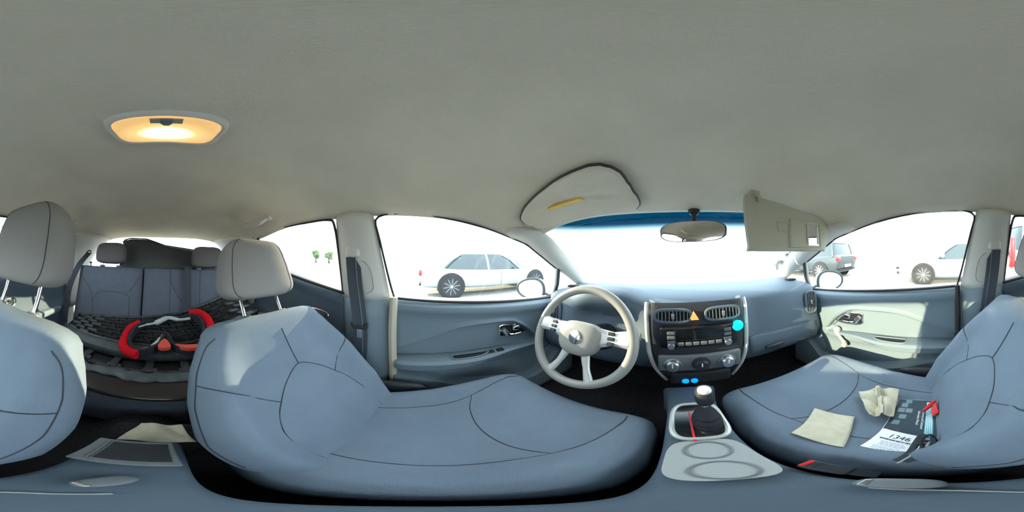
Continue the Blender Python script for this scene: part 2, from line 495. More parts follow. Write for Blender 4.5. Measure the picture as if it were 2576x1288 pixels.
# ------------------------------------------------------------------ doors
DA = [(.60, -.48), (.556, -.441), (.505, -.376), (.453, -.333), (.40, -.306), (.30, -.296), (.177, -.297), (.084, -.322), (-.068, -.383), (-.2, -.43)]
def smooth01(t): t = max(0, min(1, t)); return t*t*(3-2*t)
def front_door(s, n):
    who = 'passenger' if s > 0 else 'driver'
    lb = ('blue-grey passenger door panel with chrome handle and window crank' if s > 0 else "blue-grey driver's door panel with pull handle beside the steering wheel")
    d = thing('door_%d' % n, (s*.70, .3, -.80), lb, 'door', kind='structure')
    rows = []
    arcs = cr([Vector((a, c, 0)) for a, c in DA], 8)[::-1]
    pks = cr([Vector((a, c, 0)) for a, c in [(-.13, -.515), (-.005, -.535), (.16, -.60), (.364, -.65), (.498, -.68), (.595, -.645), (.66, -.58), (.82, -.50)]], 8)
    for y in np.linspace(.80, -.105, 110):
        row = []
        b0 = belt(y)-.004
        arc = max(-.448, float(np.interp(y, [p.x for p in arcs], [p.y for p in arcs])))
        pk = float(np.interp(y, [p.x for p in pks], [p.y for p in pks]))
        fy = smooth01((.585-y)/.05)
        lo = min(-.472, arc-.03)
        kn = [(b0, 0), (b0-.07, 12), (min(b0-.075, arc+.03), 4), (arc-.02, 14), (lo, 8), (min(lo-.004, max(pk+.02, -.52)), 5), (min(lo-.008, pk+.016), 5), (min(lo-.04, pk-.022), 10), (-.80, 8)]
        zs_ = [b0]
        for (z0, _), (z1, m_) in zip(kn, kn[1:]): zs_ += list(np.linspace(z0, z1, m_+1)[1:])
        for z in zs_:
            x = .700
            x -= .020*math.exp(-((z-(b0-.035))/.03)**2)              # rolled top edge
            if z > b0-.035: x = .68+.018*smooth01((z-(b0-.02))/.02)
            x += .020*smooth01((arc-z)/.012)*smooth01((z-lo)/.02)*fy   # scooped area round the handle
            x -= .010*math.exp(-((z-arc-.004)/.009)**2)*fy
            below = smooth01((pk-z)/.014)
            x -= .045*below                                            # map pocket lip
            x += .012*smooth01((-.50-z)/.03)*(1-below)
            row.append(Vector((s*x, y, z)))
        rows.append(row)
    g = MB(); g.grid(rows)
    o = g.build('panel', 'door_plastic', d); md = o.modifiers.new('solid', 'SOLIDIFY'); md.thickness = .03
    sm = sum(p.normal.x*p.area for p in o.data.polygons); md.offset = 1 if sm*s > 0 else -1
    # armrest: long shelf, thick at the rear and tapering to the front
    rings = []
    for y, t, h, w_ in [(.545, -.470, .012, .012), (.50, -.462, .02, .02), (.38, -.447, .026, .035), (.29, -.442, .034, .055), (.20, -.440, .05, .066), (.05, -.438, .056, .068), (-.06, -.440, .056, .062), (-.10, -.444, .05, .05)]:
        x1 = .715; x0 = .695-w_
        rings.append([Vector((s*a, y, c)) for a, c in [(x1, t), (x0+.012, t), (x0, t-.010), (x0+.006, t-h+.012), (x0+.022, t-h), (x1, t-h-.006)]])
    g = MB(); g.loft([list(r) for r in zip(*[cr(c, 4) for c in zip(*rings)])]); a = g.build('armrest', 'door_plastic', d, bevel=.004)
    # pull cup in the armrest: a dark well with a lip
    cup = [(.285, -.4385), (.25, -.4375), (.135, -.4365), (.118, -.4365)]
    xs0, xs1 = .645, .685
    out = [Vector((s*x, y, -.4375)) for x, y in [(.648, .13), (.648, .22), (.662, .262), (.684, .268), (.688, .14), (.680, .122)]]
    g = MB(); g.prism(out, (0, 0, -.002)); g2 = g.build('pull_cup', 'rubber', d)
    g = MB(); g.tube(cr([p+Vector((0, 0, .001)) for p in out], 4, True), .0035, 6, True); g.build('cup_rim', 'door_plastic', g2)
    # inside handle
    def DP(y, z, x): return Vector((s*x, y, z))
    oc = cr([DP(.512, -.392, .716), DP(.47, -.345, .716), DP(.36, -.328, .716), DP(.352, -.36, .716), DP(.354, -.388, .716), DP(.40, -.402, .716), DP(.48, -.404, .716)], 5, True)
    g = MB(); g.prism(oc, (s*.012, 0, 0)); hb = g.build('handle_recess', 'black_plastic', d)
    g = MB(); g.tube(oc, .0045, 8, True); g.build('handle_bezel', 'chrome', hb)
    lv = [DP(.505, -.394, .708), DP(.46, -.385, .695), DP(.41, -.383, .692), DP(.385, -.375, .695), DP(.362, -.345, .704)]
    g = MB(); g.tube(cr(lv, 6), [.004]*6+[.007]*6+[.009]*6+[.013]*7, 10); g.build('handle_lever', 'chrome', d)
    g = MB(); g.ell(DP(.435, -.352, .705), (.012, .022, .014), .6, .6, 14, 8); g.build('lock_button', 'chrome', d)
    if s > 0:   # window crank
        g = MB(); g.lathe([(.021, 0), (.023, .006), (.021, .016), (.014, .02), (0, .021)], DP(.495, -.452, .703), (-s, 0, 0)); c = g.build('crank_hub', 'pale_plastic', d)
        g = MB(); g.tube(cr([DP(.495, -.452, .683), DP(.47, -.478, .678), DP(.445, -.505, .676), DP(.43, -.522, .676)], 5), [.013]*5+[.010]*6+[.012]*5, 10); c = g.build('crank_arm', 'pale_plastic', d)
        g = MB(); g.lathe([(.011, 0), (.015, .004), (.016, .016), (.012, .022), (0, .023)], DP(.43, -.522, .674), (-s, 0, 0)); g.build('crank_knob', 'pale_plastic', c)
    else:       # window switches on the armrest
        for k in range(2):
            g = MB(); g.box(DP(.33-.045*k, -.440, .672), (.022, .030, .008)); g.build('window_switch', 'black_plastic', d, bevel=.002)
    # speaker behind the pocket
    g = MB(); g.lathe([(.082, 0), (.082, .008), (.074, .012), (.0, .013)], DP(.66, -.62, .71), (-s, 0, 0), 30); sp = g.build('speaker_grille', 'door_plastic', d)
    # weather strips
    g = MB(); g.tube([P3(s, y, belt(y), -.004) for y in np.linspace(.80, -.11, 30)], .006, 6); g.build('belt_seal', 'rubber', d)
    fr = [P3(s, y, top(y), .0) for y in np.linspace(.69, -.12, 30)]+[P3(s, -.165, .150), P3(s, -.155, .08), P3(s, -.125, -.08), P3(s, -.108, -.155)]
    g = MB(); g.tube(cr(fr, 3), .0045, 7); g.build('frame_seal', 'rubber', d)
    lw = [P3(s, -.108, -.15, -.012)]+[Vector((s*.672, y, z)) for y, z in [(-.112, -.3), (-.108, -.5), (-.10, -.62), (-.06, -.72), (.05, -.79)]]
    g = MB(); g.tube(cr(lw, 6), .011 if s > 0 else .017, 8); g.build('door_seal', 'rubber' if s > 0 else 'seal_cream', d)
    # divider bar to the quarter window
    g = MB(); g.tube([P3(s, .705, belt(.7)-.01), P3(s, .715, -.15), P3(s, .70, top(.70)+.01)], .013, 8, sx=1.3); g.build('quarter_bar', 'rubber', d)
    g = MB(); g.tube([P3(s, .688, belt(.7)-.01, -.004), P3(s, .698, -.15, -.004), P3(s, .684, top(.69)+.01, -.004)], .006, 8); g.build('bar_trim', 'pale_plastic', d)
    return d
front_door(1, 1)
front_door(-1, 2)
def rear_door(s, n):
    who = 'passenger' if s > 0 else 'driver'
    d = thing('door_%d' % n, (s*.70, -.7, -.80), 'dark blue-grey rear door panel behind the %s seat' % who, 'door', kind='structure')
    rows = []
    for y in np.linspace(-.33, -1.10, 40):
        b0 = belt(max(y, -1.04)); row = []
        for z in np.linspace(b0, -.80, 44):
            x = .700-.018*math.exp(-((z-(b0-.04))/.03)**2)-.03*math.exp(-((z+.40)/.04)**2)-.03*smooth01((-.6-z)/.02)
            row.append(Vector((s*x, y, z)))
        rows.append(row)
    g = MB(); g.grid(rows); o = g.build('panel', 'dash_plastic', d); md = o.modifiers.new('solid', 'SOLIDIFY'); md.thickness = .03
    sm = sum(p.normal.x*p.area for p in o.data.polygons); md.offset = 1 if sm*s > 0 else -1
    g = MB(); g.ell((s*.672, -.72, -.405), (.032, .24, .024), .5, .5); g.build('armrest', 'door_plastic', d)
    fr = [P3(s, -.335, belt(-.335)), P3(s, -.335, .0), P3(s, -.34, .14), P3(s, -.37, .168)]+[P3(s, y, top(y)) for y in (-.5, -.715, -.85, -.92, -.98, -1.02, -1.045)]+[P3(s, -1.05, -.01)]
    g = MB(); g.tube(cr(fr, 4), .006, 7); g.build('frame_seal', 'rubber', d)
    g = MB(); g.tube([P3(s, y, belt(y), -.004) for y in np.linspace(-.33, -1.05, 20)], .008, 6); g.build('belt_seal', 'rubber', d)
    g = MB(); g.tube([P3(s, -.93, belt(-.93)), P3(s, -.935, .0), P3(s, -.90, top(-.9))], .012, 6); g.build('quarter_bar', 'rubber', d)
    g = MB(); oc = cr([Vector((s*.683, y, z)) for y, z in [(-.42, -.26), (-.54, -.255), (-.545, -.30), (-.43, -.305)]], 4, True)
    g.tube(oc, .004, 7, True); g.build('handle_bezel', 'chrome', d)
    g = MB(); g.tube([(s*.675, -.43, -.285), (s*.668, -.48, -.278), (s*.672, -.53, -.27)], .008, 8); g.build('handle_lever', 'chrome', d)
rear_door(1, 3)
rear_door(-1, 4)
# kick panels ahead of the doors
for s in (1, -1):
    g = MB(); g.strip([Vector((s*.70, .78, z)) for z in np.linspace(-.25, -.82, 8)], [Vector((s*.66, 1.16, z)) for z in np.linspace(-.25, -.7, 8)], 8, (-s*.02, 0, 0))
    trim(g, 'dark_plastic', 'dark kick panel in the %s footwell' % ('passenger' if s > 0 else 'driver'), .03)

# ------------------------------------------------------------------ front seats
def front_seat(cx, yj, zj, rec, hr, label):
    t = thing('front_seat', (cx, yj+.2, -.80), label, 'car seat', 'front seats')
    a = R(rec); up = Vector((0, -math.sin(a), math.cos(a))); fw = Vector((0, math.cos(a), math.sin(a)))
    J = Vector((cx, yj, zj)); H = .485; D = .062
    def W(h): return itp([(-.16, .20), (0, .225), (.12, .252), (.25, .258), (.34, .248), (.42, .222), (.485, .175)], h)
    def bol(u, h):
        k = itp([(-.16, .3), (0, .8), (.12, 1), (.28, .8), (.38, .3), (.45, 0), (.5, 0)], h)
        return .055*math.exp(-((abs(u)-.80)/.17)**2)*k + .012*math.exp(-((h-.14)/.1)**2)*(1-abs(u))
    def front(u, h):
        c = abs(u)**(1/.42); sn = max(0, 1-c*c)**.5
        return J+Vector((1, 0, 0))*u*W(h)*1.002+up*h+fw*(-D+D*sn**.6+bol(u, h)+.0004)
    rings = []
    hs = [-.16, -.12, -.08, -.04, 0, .03, .06, .09, .12, .15, .18, .21, .24, .27, .30, .325, .35, .375, .40, .43]
    caps = [(.452, .97, .97), (.468, .90, .88), (.478, .78, .70), (.484, .60, .45)]
    for h, kw, kd in [(h, 1, 1) for h in hs]+caps:
        w_ = W(min(h, .43))*kw if h <= .43 else W(.43)*kw
        ring = []
        for j in range(52):
            th = 2*math.pi*j/52
            u = math.cos(th); u = spow(u, .8); sn = max(0, 1-abs(u)**(2/.42))**.5*(1 if j <= 26 else -1)
            dd = -D+D*spow(sn, .6)*kd
            if j <= 26: dd += bol(u, h)
            ring.append(J+Vector((1, 0, 0))*u*w_+up*h+fw*dd)
        rings.append(ring)
    g = MB(); g.loft(rings); bk = g.build('backrest', 'fabric', t, ang=80)
    for su in (-1, 1):
        g = MB(); g.tube([front(su*q.x, q.y) for q in cr([(u, h, 0) for u, h in [(.38, .215), (.50, .24), (.64, .27), (.80, .295), (.97, .31)]], 8)], .0013, 5); g.build('seam', 'seam', bk)
        g = MB(); g.tube([front(su*q.x, q.y) for q in cr([(u, h, 0) for u, h in [(.97, .02), (.975, .12), (.975, .22), (.97, .32), (.95, .40), (.88, .43)]], 8)], .0013, 5); g.build('seam', 'seam', bk)
    g = MB(); g.tube([front(q.x, q.y) for q in cr([(u, h, 0) for u, h in [(-.60, -.02), (-.58, .08), (-.50, .165), (-.36, .225), (-.2, .272), (0, .30), (.2, .272), (.36, .225), (.50, .165), (.58, .08), (.60, -.02)]], 8)], .0013, 5); g.build('seam', 'seam', bk)
    g = MB(); g.tube(cr([front(0, h) for h in (.30, .34, .38, .42)], 4), .0016, 5); g.build('seam', 'seam', bk)
    # cushion
    def CW(v): return itp([(-.12, .21), (0, .23), (.12, .252), (.3, .262), (.42, .258), (.5, .24)], v)
    def cz(u, v):
        z = itp([(-.12, .0), (0, .0), (.15, .005), (.3, .03), (.40, .045), (.46, .035), (.5, -.005)], v)
        k = itp([(-.12, .3), (0, .7), (.2, 1), (.35, .7), (.48, .1)], v)
        return z+.040*math.exp(-((abs(u)-.82)/.17)**2)*k
    def ctop(u, v):
        c = abs(u)**(1/.42); sn = max(0, 1-c*c)**.5
        return J+Vector((u*CW(v), v, cz(u, v)-.08+.08*sn**.6+.0004))
    if cx > 0:
        global seat_top
        seat_top = lambda x, y: ctop(max(-.98, min(.98, (x-cx)/CW(y-yj))), y-yj).z
    rings = []
    for v, k in [(-.12, .9), (-.06, 1), (-.03, 1)]+[(.03*q, 1) for q in range(14)]+[(.41, 1), (.43, 1), (.45, .98), (.463, .96), (.475, .93), (.492, .82), (.50, .6)]:
        ring = []
        for j in range(52):
            th = 2*math.pi*j/52; u = spow(math.cos(th), .8); sn = max(0, 1-abs(u)**(2/.42))**.5*(1 if j <= 26 else -1)
            if j <= 26: z = cz(u, v)-.08+.08*sn**.6
            else: z = cz(1, v)*.2-.08-.09*abs(sn)**.6*k
            if k < .97: z = -.06+(z+.06)*k
            ring.append(J+Vector((u*CW(v)*(1-(1-k)*.35), v, z)))
        rings.append(ring)
    g = MB(); g.loft(rings); cu = g.build('cushion', 'fabric', t, ang=80)
    for su in (-1, 1):
        g = MB(); g.tube([ctop(su*q.x, q.y) for q in cr([(u, v, 0) for u, v in [(.50, .0), (.52, .1), (.55, .2), (.60, .26), (.68, .33), (.74, .40), (.76, .45)]], 8)], .0013, 5); g.build('seam', 'seam', cu)
    g = MB(); g.tube([ctop(q.x, q.y) for q in cr([(u, v, 0) for u, v in [(-.60, .26), (-.35, .235), (0, .225), (.35, .235), (.60, .26)]], 8)], .0013, 5); g.build('seam', 'seam', cu)
    g = MB()
    g.box((cx, yj+.2, zj-.20), (.40, .42, .09)); g.build('seat_base', 'dark_plastic', t, bevel=.02)
    for sx in (-1, 1):
        g = MB(); g.box((cx+sx*.19, yj+.2, -.80), (.035, .46, .03)); g.build('seat_rail', 'dark_plastic', t, bevel=.004)
    so_ = sgn(cx)
    g = MB(); g.ell((cx+so_*.262, yj-.01, zj-.03), (.018, .15, .055), .6, .6); g.build('side_cover', 'dark_plastic', t)
    # headrest with two posts
    hx, hy, hz, hh, tilt = hr
    rot = Matrix.Rotation(R(-tilt), 3, 'X')
    def shape(p):
        k = (p.z/hh)
        p = p.copy(); p.x *= 1-.10*k-.10*k*k*(k > 0)
        p.y *= 1-.22*max(0, k)
        p.y -= .015*(1-(p.x/.14)**2)*0
        p.y += .012*k*k
        return p
    g = MB(); g.ell((hx, hy, hz), (.138, .060, hh), .42, .5, 36, 22, rot.inverted() if False else Matrix.Rotation(R(tilt), 3, 'X'), shape)
    hd = g.build('headrest', 'head_fabric', t, ang=80)
    RT = Matrix.Rotation(R(tilt), 3, 'X')
    for su in (-1, 1):
        pts = []
        for k in range(13):
            ph = R(-62+k*124/12)
            th = math.acos((.80)**(1/.5)) if True else 0
            for_th = th if su > 0 else math.pi-th
            q = Vector((.138*spow(math.cos(ph), .42)*spow(math.cos(for_th), .5), .060*spow(math.cos(ph), .42)*spow(math.sin(for_th), .5), hh*spow(math.sin(ph), .42)))
            pts.append(RT @ shape(q)+Vector((hx, hy, hz)))
        g = MB(); g.tube(pts, .0014, 5); g.build('seam', 'seam', hd)
    tp = J+up*H-fw*D
    for su in (-1, 1):
        pt = tp+Vector((su*.072, 0, 0))
        hb = RT @ Vector((su*.072, 0, -hh*.8))+Vector((hx, hy, hz))
        g = MB(); g.tube([pt-up*.03, pt.lerp(hb, .5), hb], .0062, 12); g.build('headrest_post', 'chrome', t)
        g = MB(); g.ell(pt+up*(-.002), (.022, .017, .008), .7, .7, 16, 8, Matrix.Rotation(a, 3, 'X')); g.build('post_collar', 'grey_plastic', t)
    return t
front_seat(.325, .0, -.56, 28, (.325, -.335, .025, .118, 14), 'blue-grey fabric passenger seat holding paper napkins and a booklet')
front_seat(-.345, -.115, -.56, 34, (-.345, -.505, -.042, .104, 18), "blue-grey fabric driver's seat in front of the steering wheel")

# ------------------------------------------------------------------ rear bench
def rear_bench():
    t = thing('rear_bench', (0, -.9, -.78), 'dark blue-grey fabric rear bench with a split backrest', 'car seat')
    a = R(14); up = Vector((0, -math.sin(a), math.cos(a))); fw = Vector((0, math.cos(a), math.sin(a)))
    def piece(x0, x1, H):
        c = Vector(((x0+x1)/2, -1.03, -.56)); w_ = (x1-x0)/2
        rings = []
        for h, k in [(-.06, .9), (0, 1), (.1, 1), (.2, 1), (.3, 1), (.38, 1), (H-.03, 1), (H-.012, .93), (H-.003, .80), (H, .6)]:
            ring = []
            for j in range(64):
                th = 2*math.pi*j/64
                u = spow(math.cos(th), .7); dd = max(0, 1-abs(u)**12.5)**.175*(1 if j <= 32 else -1)
                f = .06*dd*k
                if j <= 32: f += .018*math.exp(-((abs(u)-.78)/.2)**2)
                ring.append(c+Vector((u*w_*(1-(1-k)*.03), 0, 0))+up*h+fw*(f-.06))
            rings.append(ring)
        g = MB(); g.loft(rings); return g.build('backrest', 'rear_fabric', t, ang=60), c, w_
    def fpt(c, w_, x, h):
        u = min(.97, abs((x-c.x)/w_)); f = .06*(1-u**12.5)**.175-.06+.018*math.exp(-((u-.78)/.2)**2)
        return Vector((x, 0, 0))+Vector((0, c.y, c.z))+up*h+fw*(f+.0008)
    bR, c, w_ = piece(.118, .62, .487)
    g = MB(); g.tube([fpt(c, w_, q.x, q.y) for q in cr([(x, h, 0) for x, h in [(.58, .40), (.50, .30), (.47, .20), (.455, .05)]], 8)], .0015, 5); g.build('seam', 'seam', bR)
    g = MB(); g.tube([fpt(c, w_, q.x, q.y) for q in cr([(x, h, 0) for x, h in [(.47, .22), (.44, .28), (.38, .30), (.28, .30), (.215, .285), (.195, .24), (.195, .05)]], 8)], .0015, 5); g.build('seam', 'seam', bR)
    g = MB(); g.tube([fpt(c, w_, q.x, q.y) for q in cr([(x, h, 0) for x, h in [(.13, .43), (.2, .31)]], 8)], .0015, 5); g.build('seam', 'seam', bR)
    bL, c, w_ = piece(-.62, .112, .487)
    for xs in ([(-.075, .48), (-.075, .3), (-.075, .05)], [(-.29, .48), (-.28, .3), (-.27, .05)], [(-.075, .40), (-.12, .31), (-.16, .25)]):
        g = MB(); g.tube([fpt(c, w_, q.x, q.y) for q in cr([(x, h, 0) for x, h in xs], 8)], .0015, 5); g.build('seam', 'seam', bL)
    # cushion
    rings = []
    for v, k in [(-1.10, 1), (-1.0, 1), (-.8, 1), (-.62, 1), (-.53, 1), (-.49, .96), (-.475, .86), (-.468, .7)]:
        ring = []
        for j in range(44):
            th = 2*math.pi*j/44
            u = spow(math.cos(th), .12); z = spow(math.sin(th), .3)
            ring.append(Vector((u*.64, v+.02*u*u, -.69+.105*z*k+(.02*math.exp(-((v+.55)/.1)**2) if z > 0 else 0))))
        rings.append(ring)
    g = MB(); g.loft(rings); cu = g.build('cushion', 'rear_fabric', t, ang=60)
    g = MB(); g.tube([(x, -.462+.02*(x/.64)**2, -.67) for x in np.linspace(-.6, .6, 20)], .0013, 5); g.build('seam', 'seam', cu)
    g = MB(); g.tube(cr([(.115, -.468, -.76), (.115, -.463, -.67), (.115, -.475, -.58)], 4), .0013, 5); g.build('seam', 'seam', cu)
    # headrests
    for hx, hz, sw in ((.365, .010, .118), (-.345, -.005, .118)):
        g = MB(); g.ell((hx, -1.175, hz), (sw, .05, .078), .42, .5, 32, 18, Matrix.Rotation(R(10), 3, 'X'), lambda p: Vector((p.x*(1-.12*(p.z/.08) if p.z > 0 else 1), p.y, p.z)))
        hd = g.build('headrest', 'rear_head', t, ang=80)
        for su in (-1, 1):
            g = MB(); g.tube([(hx+su*.065, -1.17, hz-.05), (hx+su*.065, -1.16, -.12)], .006, 10); g.build('headrest_post', 'chrome', hd)
            g = MB(); g.ell((hx+su*.065, -1.158, -.086), (.02, .016, .008), .7, .7, 14, 8); g.build('post_collar', 'grey_plastic', t)
    g = MB(); g.lathe([(.005, 0), (.005, .02), (.013, .024), (.013, .03), (.004, .033)], (.535, -1.17, -.092), (0, 0, 1), 14); g.build('release_knob', 'black_plastic', t)
rear_bench()

# ------------------------------------------------------------------ dashboard
def dashboard():
    t = thing('dashboard', (0, .85, -.55), 'blue-grey dashboard with centre stack and round gauges under the windscreen', 'dashboard')
    def sect(x):
        ax = abs(x)/.72
        dr = math.exp(-((x+.345)/.15)**4)                # cluster brow on the driver's side
        ce = math.exp(-((x-.03)/.21)**6)
        e = .02*ax**4
        return [(1.20-.07*ax*ax, -.225), (1.02-.05*ax*ax, -.175), (.86, -.172+.006*dr), (.74-.03*ce, -.176+.035*dr), (.665-.05*dr-.02*ce, -.192+.045*dr),
                (.645-.04*dr-.05*ce, -.222+.02*dr), (.632+.05*dr-.055*ce, -.28), (.615+.02*dr-.05*ce, -.36), (.60-.03*ce, -.42), (.605, -.47), (.645, -.525), (.72, -.55), (.95, -.56), (1.19, -.55)]
    xs = np.linspace(-.695, .695, 72)
    rows = []
    for x in xs:
        sc = cr([Vector((x, y, z)) for y, z in sect(x)], 3)
        k = max(0, (abs(x)-.66)/.035); k = k*k
        rows.append([Vector((p.x, p.y+.02*k, p.z-.012*k)) for p in sc])
    g = MB(); g.loft(rows); body = g.build('dash_body', 'dash_plastic', t, ang=50)
    # glove box lid
    def face(x, z):
        sc = sect(x); pts = [(b, a) for a, b in sc[3:11]]
        return itp(pts, z)
    rows = []
    for z in np.linspace(-.375, -.505, 10):
        rows.append([Vector((x, face(x, z)-.008, z-.02*((x-.4)/.25))) for x in np.linspace(.235, .645, 20)])
    g = MB(); g.grid(rows); gb = g.build('glove_box', 'dash_plastic', t, solid=-.012)
    g = MB(); g.ell((.36, face(.36, -.45)-.014, -.445), (.05, .010, .012), .6, .6); g.build('latch', 'dark_plastic', gb)
    # end air vents: oval frame with upright slats
    def vent(c, w_, h, nrm, nsl, lab=None):
        c = Vector(c); n = Vector(nrm).normalized(); x = Vector((0, 0, 1)).cross(n).normalized(); z = n.cross(x)
        ol = [c+x*w_*spow(math.cos(k*2*math.pi/28), .6)+z*h*spow(math.sin(k*2*math.pi/28), .6)+n*.006 for k in range(28)]
        g = MB(); g.prism([p-n*.004 for p in ol], -n*.02); v = g.build('air_vent', 'rubber', t)
        g = MB(); g.tube(ol, .006, 8, True); g.build('vent_ring', 'dash_plastic', v)
        for k in range(nsl):
            u = (k+.5)/nsl*2-1; hh = h*(1-abs(u)**4)**.5*.95
            rt = Matrix((x, n, z)).transposed()
            g = MB(); g.box(c+x*w_*u*.9+n*.004, (.003, .012, 2*hh), rt); g.build('slat', 'grey_plastic', v)
        g = MB(); rt = Matrix((x, n, z)).transposed(); g.box(c+n*.012, (.010, .010, .022), rt); g.build('vent_tab', 'brushed', v, bevel=.002)
        return v
    vent((.622, .622, -.280), .034, .062, (-.25, -1, .12), 6)
    vent((-.622, .622, -.285), .036, .062, (.25, -1, .12), 6)
    # centre stack
    def stk(x, z): return itp([(-.13, .67), (-.175, .605), (-.21, .585), (-.30, .568), (-.40, .555), (-.47, .555), (-.56, .575)], z)
    rows = []
    zs = np.linspace(-.178, -.545, 26)
    for z in zs:
        hw = itp([(-.545, .125), (-.48, .155), (-.40, .172), (-.30, .182), (-.178, .188)], z)
        row = []
        for u in np.linspace(-1, 1, 26):
            e = smooth01((abs(u)-.9)/.1)
            row.append(Vector((.035+u*hw, stk(0, z)+.045*e, z)))
        rows.append(row)
    g = MB(); g.grid(rows); st = g.build('centre_stack', 'dark_plastic', t, solid=-.02)
    for su in (-1, 1):      # silver side rails of the stack
        pts = [Vector((.035+su*itp([(-.56, .115), (-.52, .135), (-.45, .162), (-.38, .178), (-.28, .186), (-.178, .19)], z), stk(0, z)+.012, z)) for z in np.linspace(-.18, -.55, 14)]
        g = MB(); g.tube(pts, .009, 8); g.build('side_rail', 'wheel_silver', st)
    for cx_ in (-.055, .125):
        v = vent((cx_, stk(0, -.225)-.004, -.222), .064, .024, (0, -1, .15), 9)
    # hazard switch between the vents
    g = MB(); g.prism([Vector((.018+a, .565, -.222+c)) for a, c in [(-.018, -.016), (.018, -.016), (0, .018)]], (0, .012, 0)); g.build('hazard_switch', 'hazard', st, bevel=.002)
    # radio
    g = MB(); g.box((.035, .560, -.305), (.27, .02, .095), Matrix.Rotation(R(7), 3, 'X')); rd = g.build('radio', 'gloss_black', st, bevel=.006)
    g = MB(); g.box((.035, .5485, -.287), (.15, .004, .036), Matrix.Rotation(R(7), 3, 'X')); g.build('display', 'screen', rd)
    for k in range(6):
        g = MB(); g.box((-.030+.026*k, .5455, -.328), (.021, .008, .014), Matrix.Rotation(R(7), 3, 'X')); g.build('preset_button', 'grey_plastic', rd, bevel=.002)
    for k in range(3):
        for sx in (-1, 1):
            g = MB(); g.box((.035+sx*.098, .5465, -.28-.02*k), (.026, .008, .013), Matrix.Rotation(R(7), 3, 'X')); g.build('side_button', 'grey_plastic', rd, bevel=.002)
    for sx in (-1, 1):
        g = MB(); g.lathe([(.014, 0), (.014, .012), (.011, .016), (0, .016)], (.035+sx*.098, .552, -.337), (0, -1, .12), 20); g.build('radio_knob', 'brushed', rd)
    g = MB(); g.lathe([(.020, 0), (.021, .006), (.017, .009), (0, .0095)], (.172, .552, -.272), (0, -1, .12), 24); g.build('start_button', 'cyan_lamp', st)
    # climate controls
    g = MB(); g.box((.035, .552, -.425), (.29, .018, .085), Matrix.Rotation(R(3), 3, 'X')); hv = g.build('climate_panel', 'grey_plastic', st, bevel=.01)
    for k, cx_ in enumerate((-.060, .035, .125)):
        g = MB(); g.lathe([(.032, 0), (.032, .004), (.026, .006), (.024, .022), (.020, .026), (0, .026)], (cx_, .542, -.425), (0, -1, .05), 28); kb = g.build('climate_knob', 'brushed' if k != 1 else 'dark_plastic', hv)
        g = MB(); g.box((cx_, .514, -.415), (.004, .004, .016)); g.build('pointer', 'white_print', kb)
    # lower cubby with blue lit socket
    g = MB(); g.box((.035, .560, -.515), (.21, .03, .065)); cb = g.build('cubby', 'rubber', st, bevel=.01)
    for k, cx_ in enumerate((-.02, .01)):
        g = MB(); g.lathe([(.012, 0), (.012, .006), (.008, .008), (0, .008)], (cx_, .546, -.525), (0, -1, .1), 18); g.build('socket', 'blue_lamp', cb)
    # instrument cluster
    g = MB(); g.prism([Vector((-.345+.155*spow(math.cos(k*math.pi/14), .7), .69, -.275+.10*spow(math.sin(k*math.pi/14), .7))) for k in range(15)]+[], (0, .02, 0)); ic = g.build('cluster_face', 'gloss_black', t)
    for k, (cx_, rr) in enumerate(((-.425, .052), (-.345, .040), (-.265, .052))):
        g = MB(); g.tube([(cx_+rr*math.cos(a), .684, -.225+rr*math.sin(a)) for a in np.linspace(0, 2*math.pi, 28)[:-1]], .004, 7, True); ga = g.build('gauge_ring', 'wheel_silver', ic)
        g = MB(); g.box((cx_+.012, .685, -.232), (.034, .003, .003), Matrix.Rotation(R(-30), 3, 'Y')); g.build('needle', 'red_plastic', ga)
    # speaker / demister grilles on the dash ends
    for s in (1, -1):
        v = None
        for k in range(5):
            g = MB(); g.ell((s*(.600+.011*k), .80-.004*k, -.166), (.003, .022, .006), .6, .6, 10, 6); g.build('demister_slot', 'rubber', t)
dashboard()

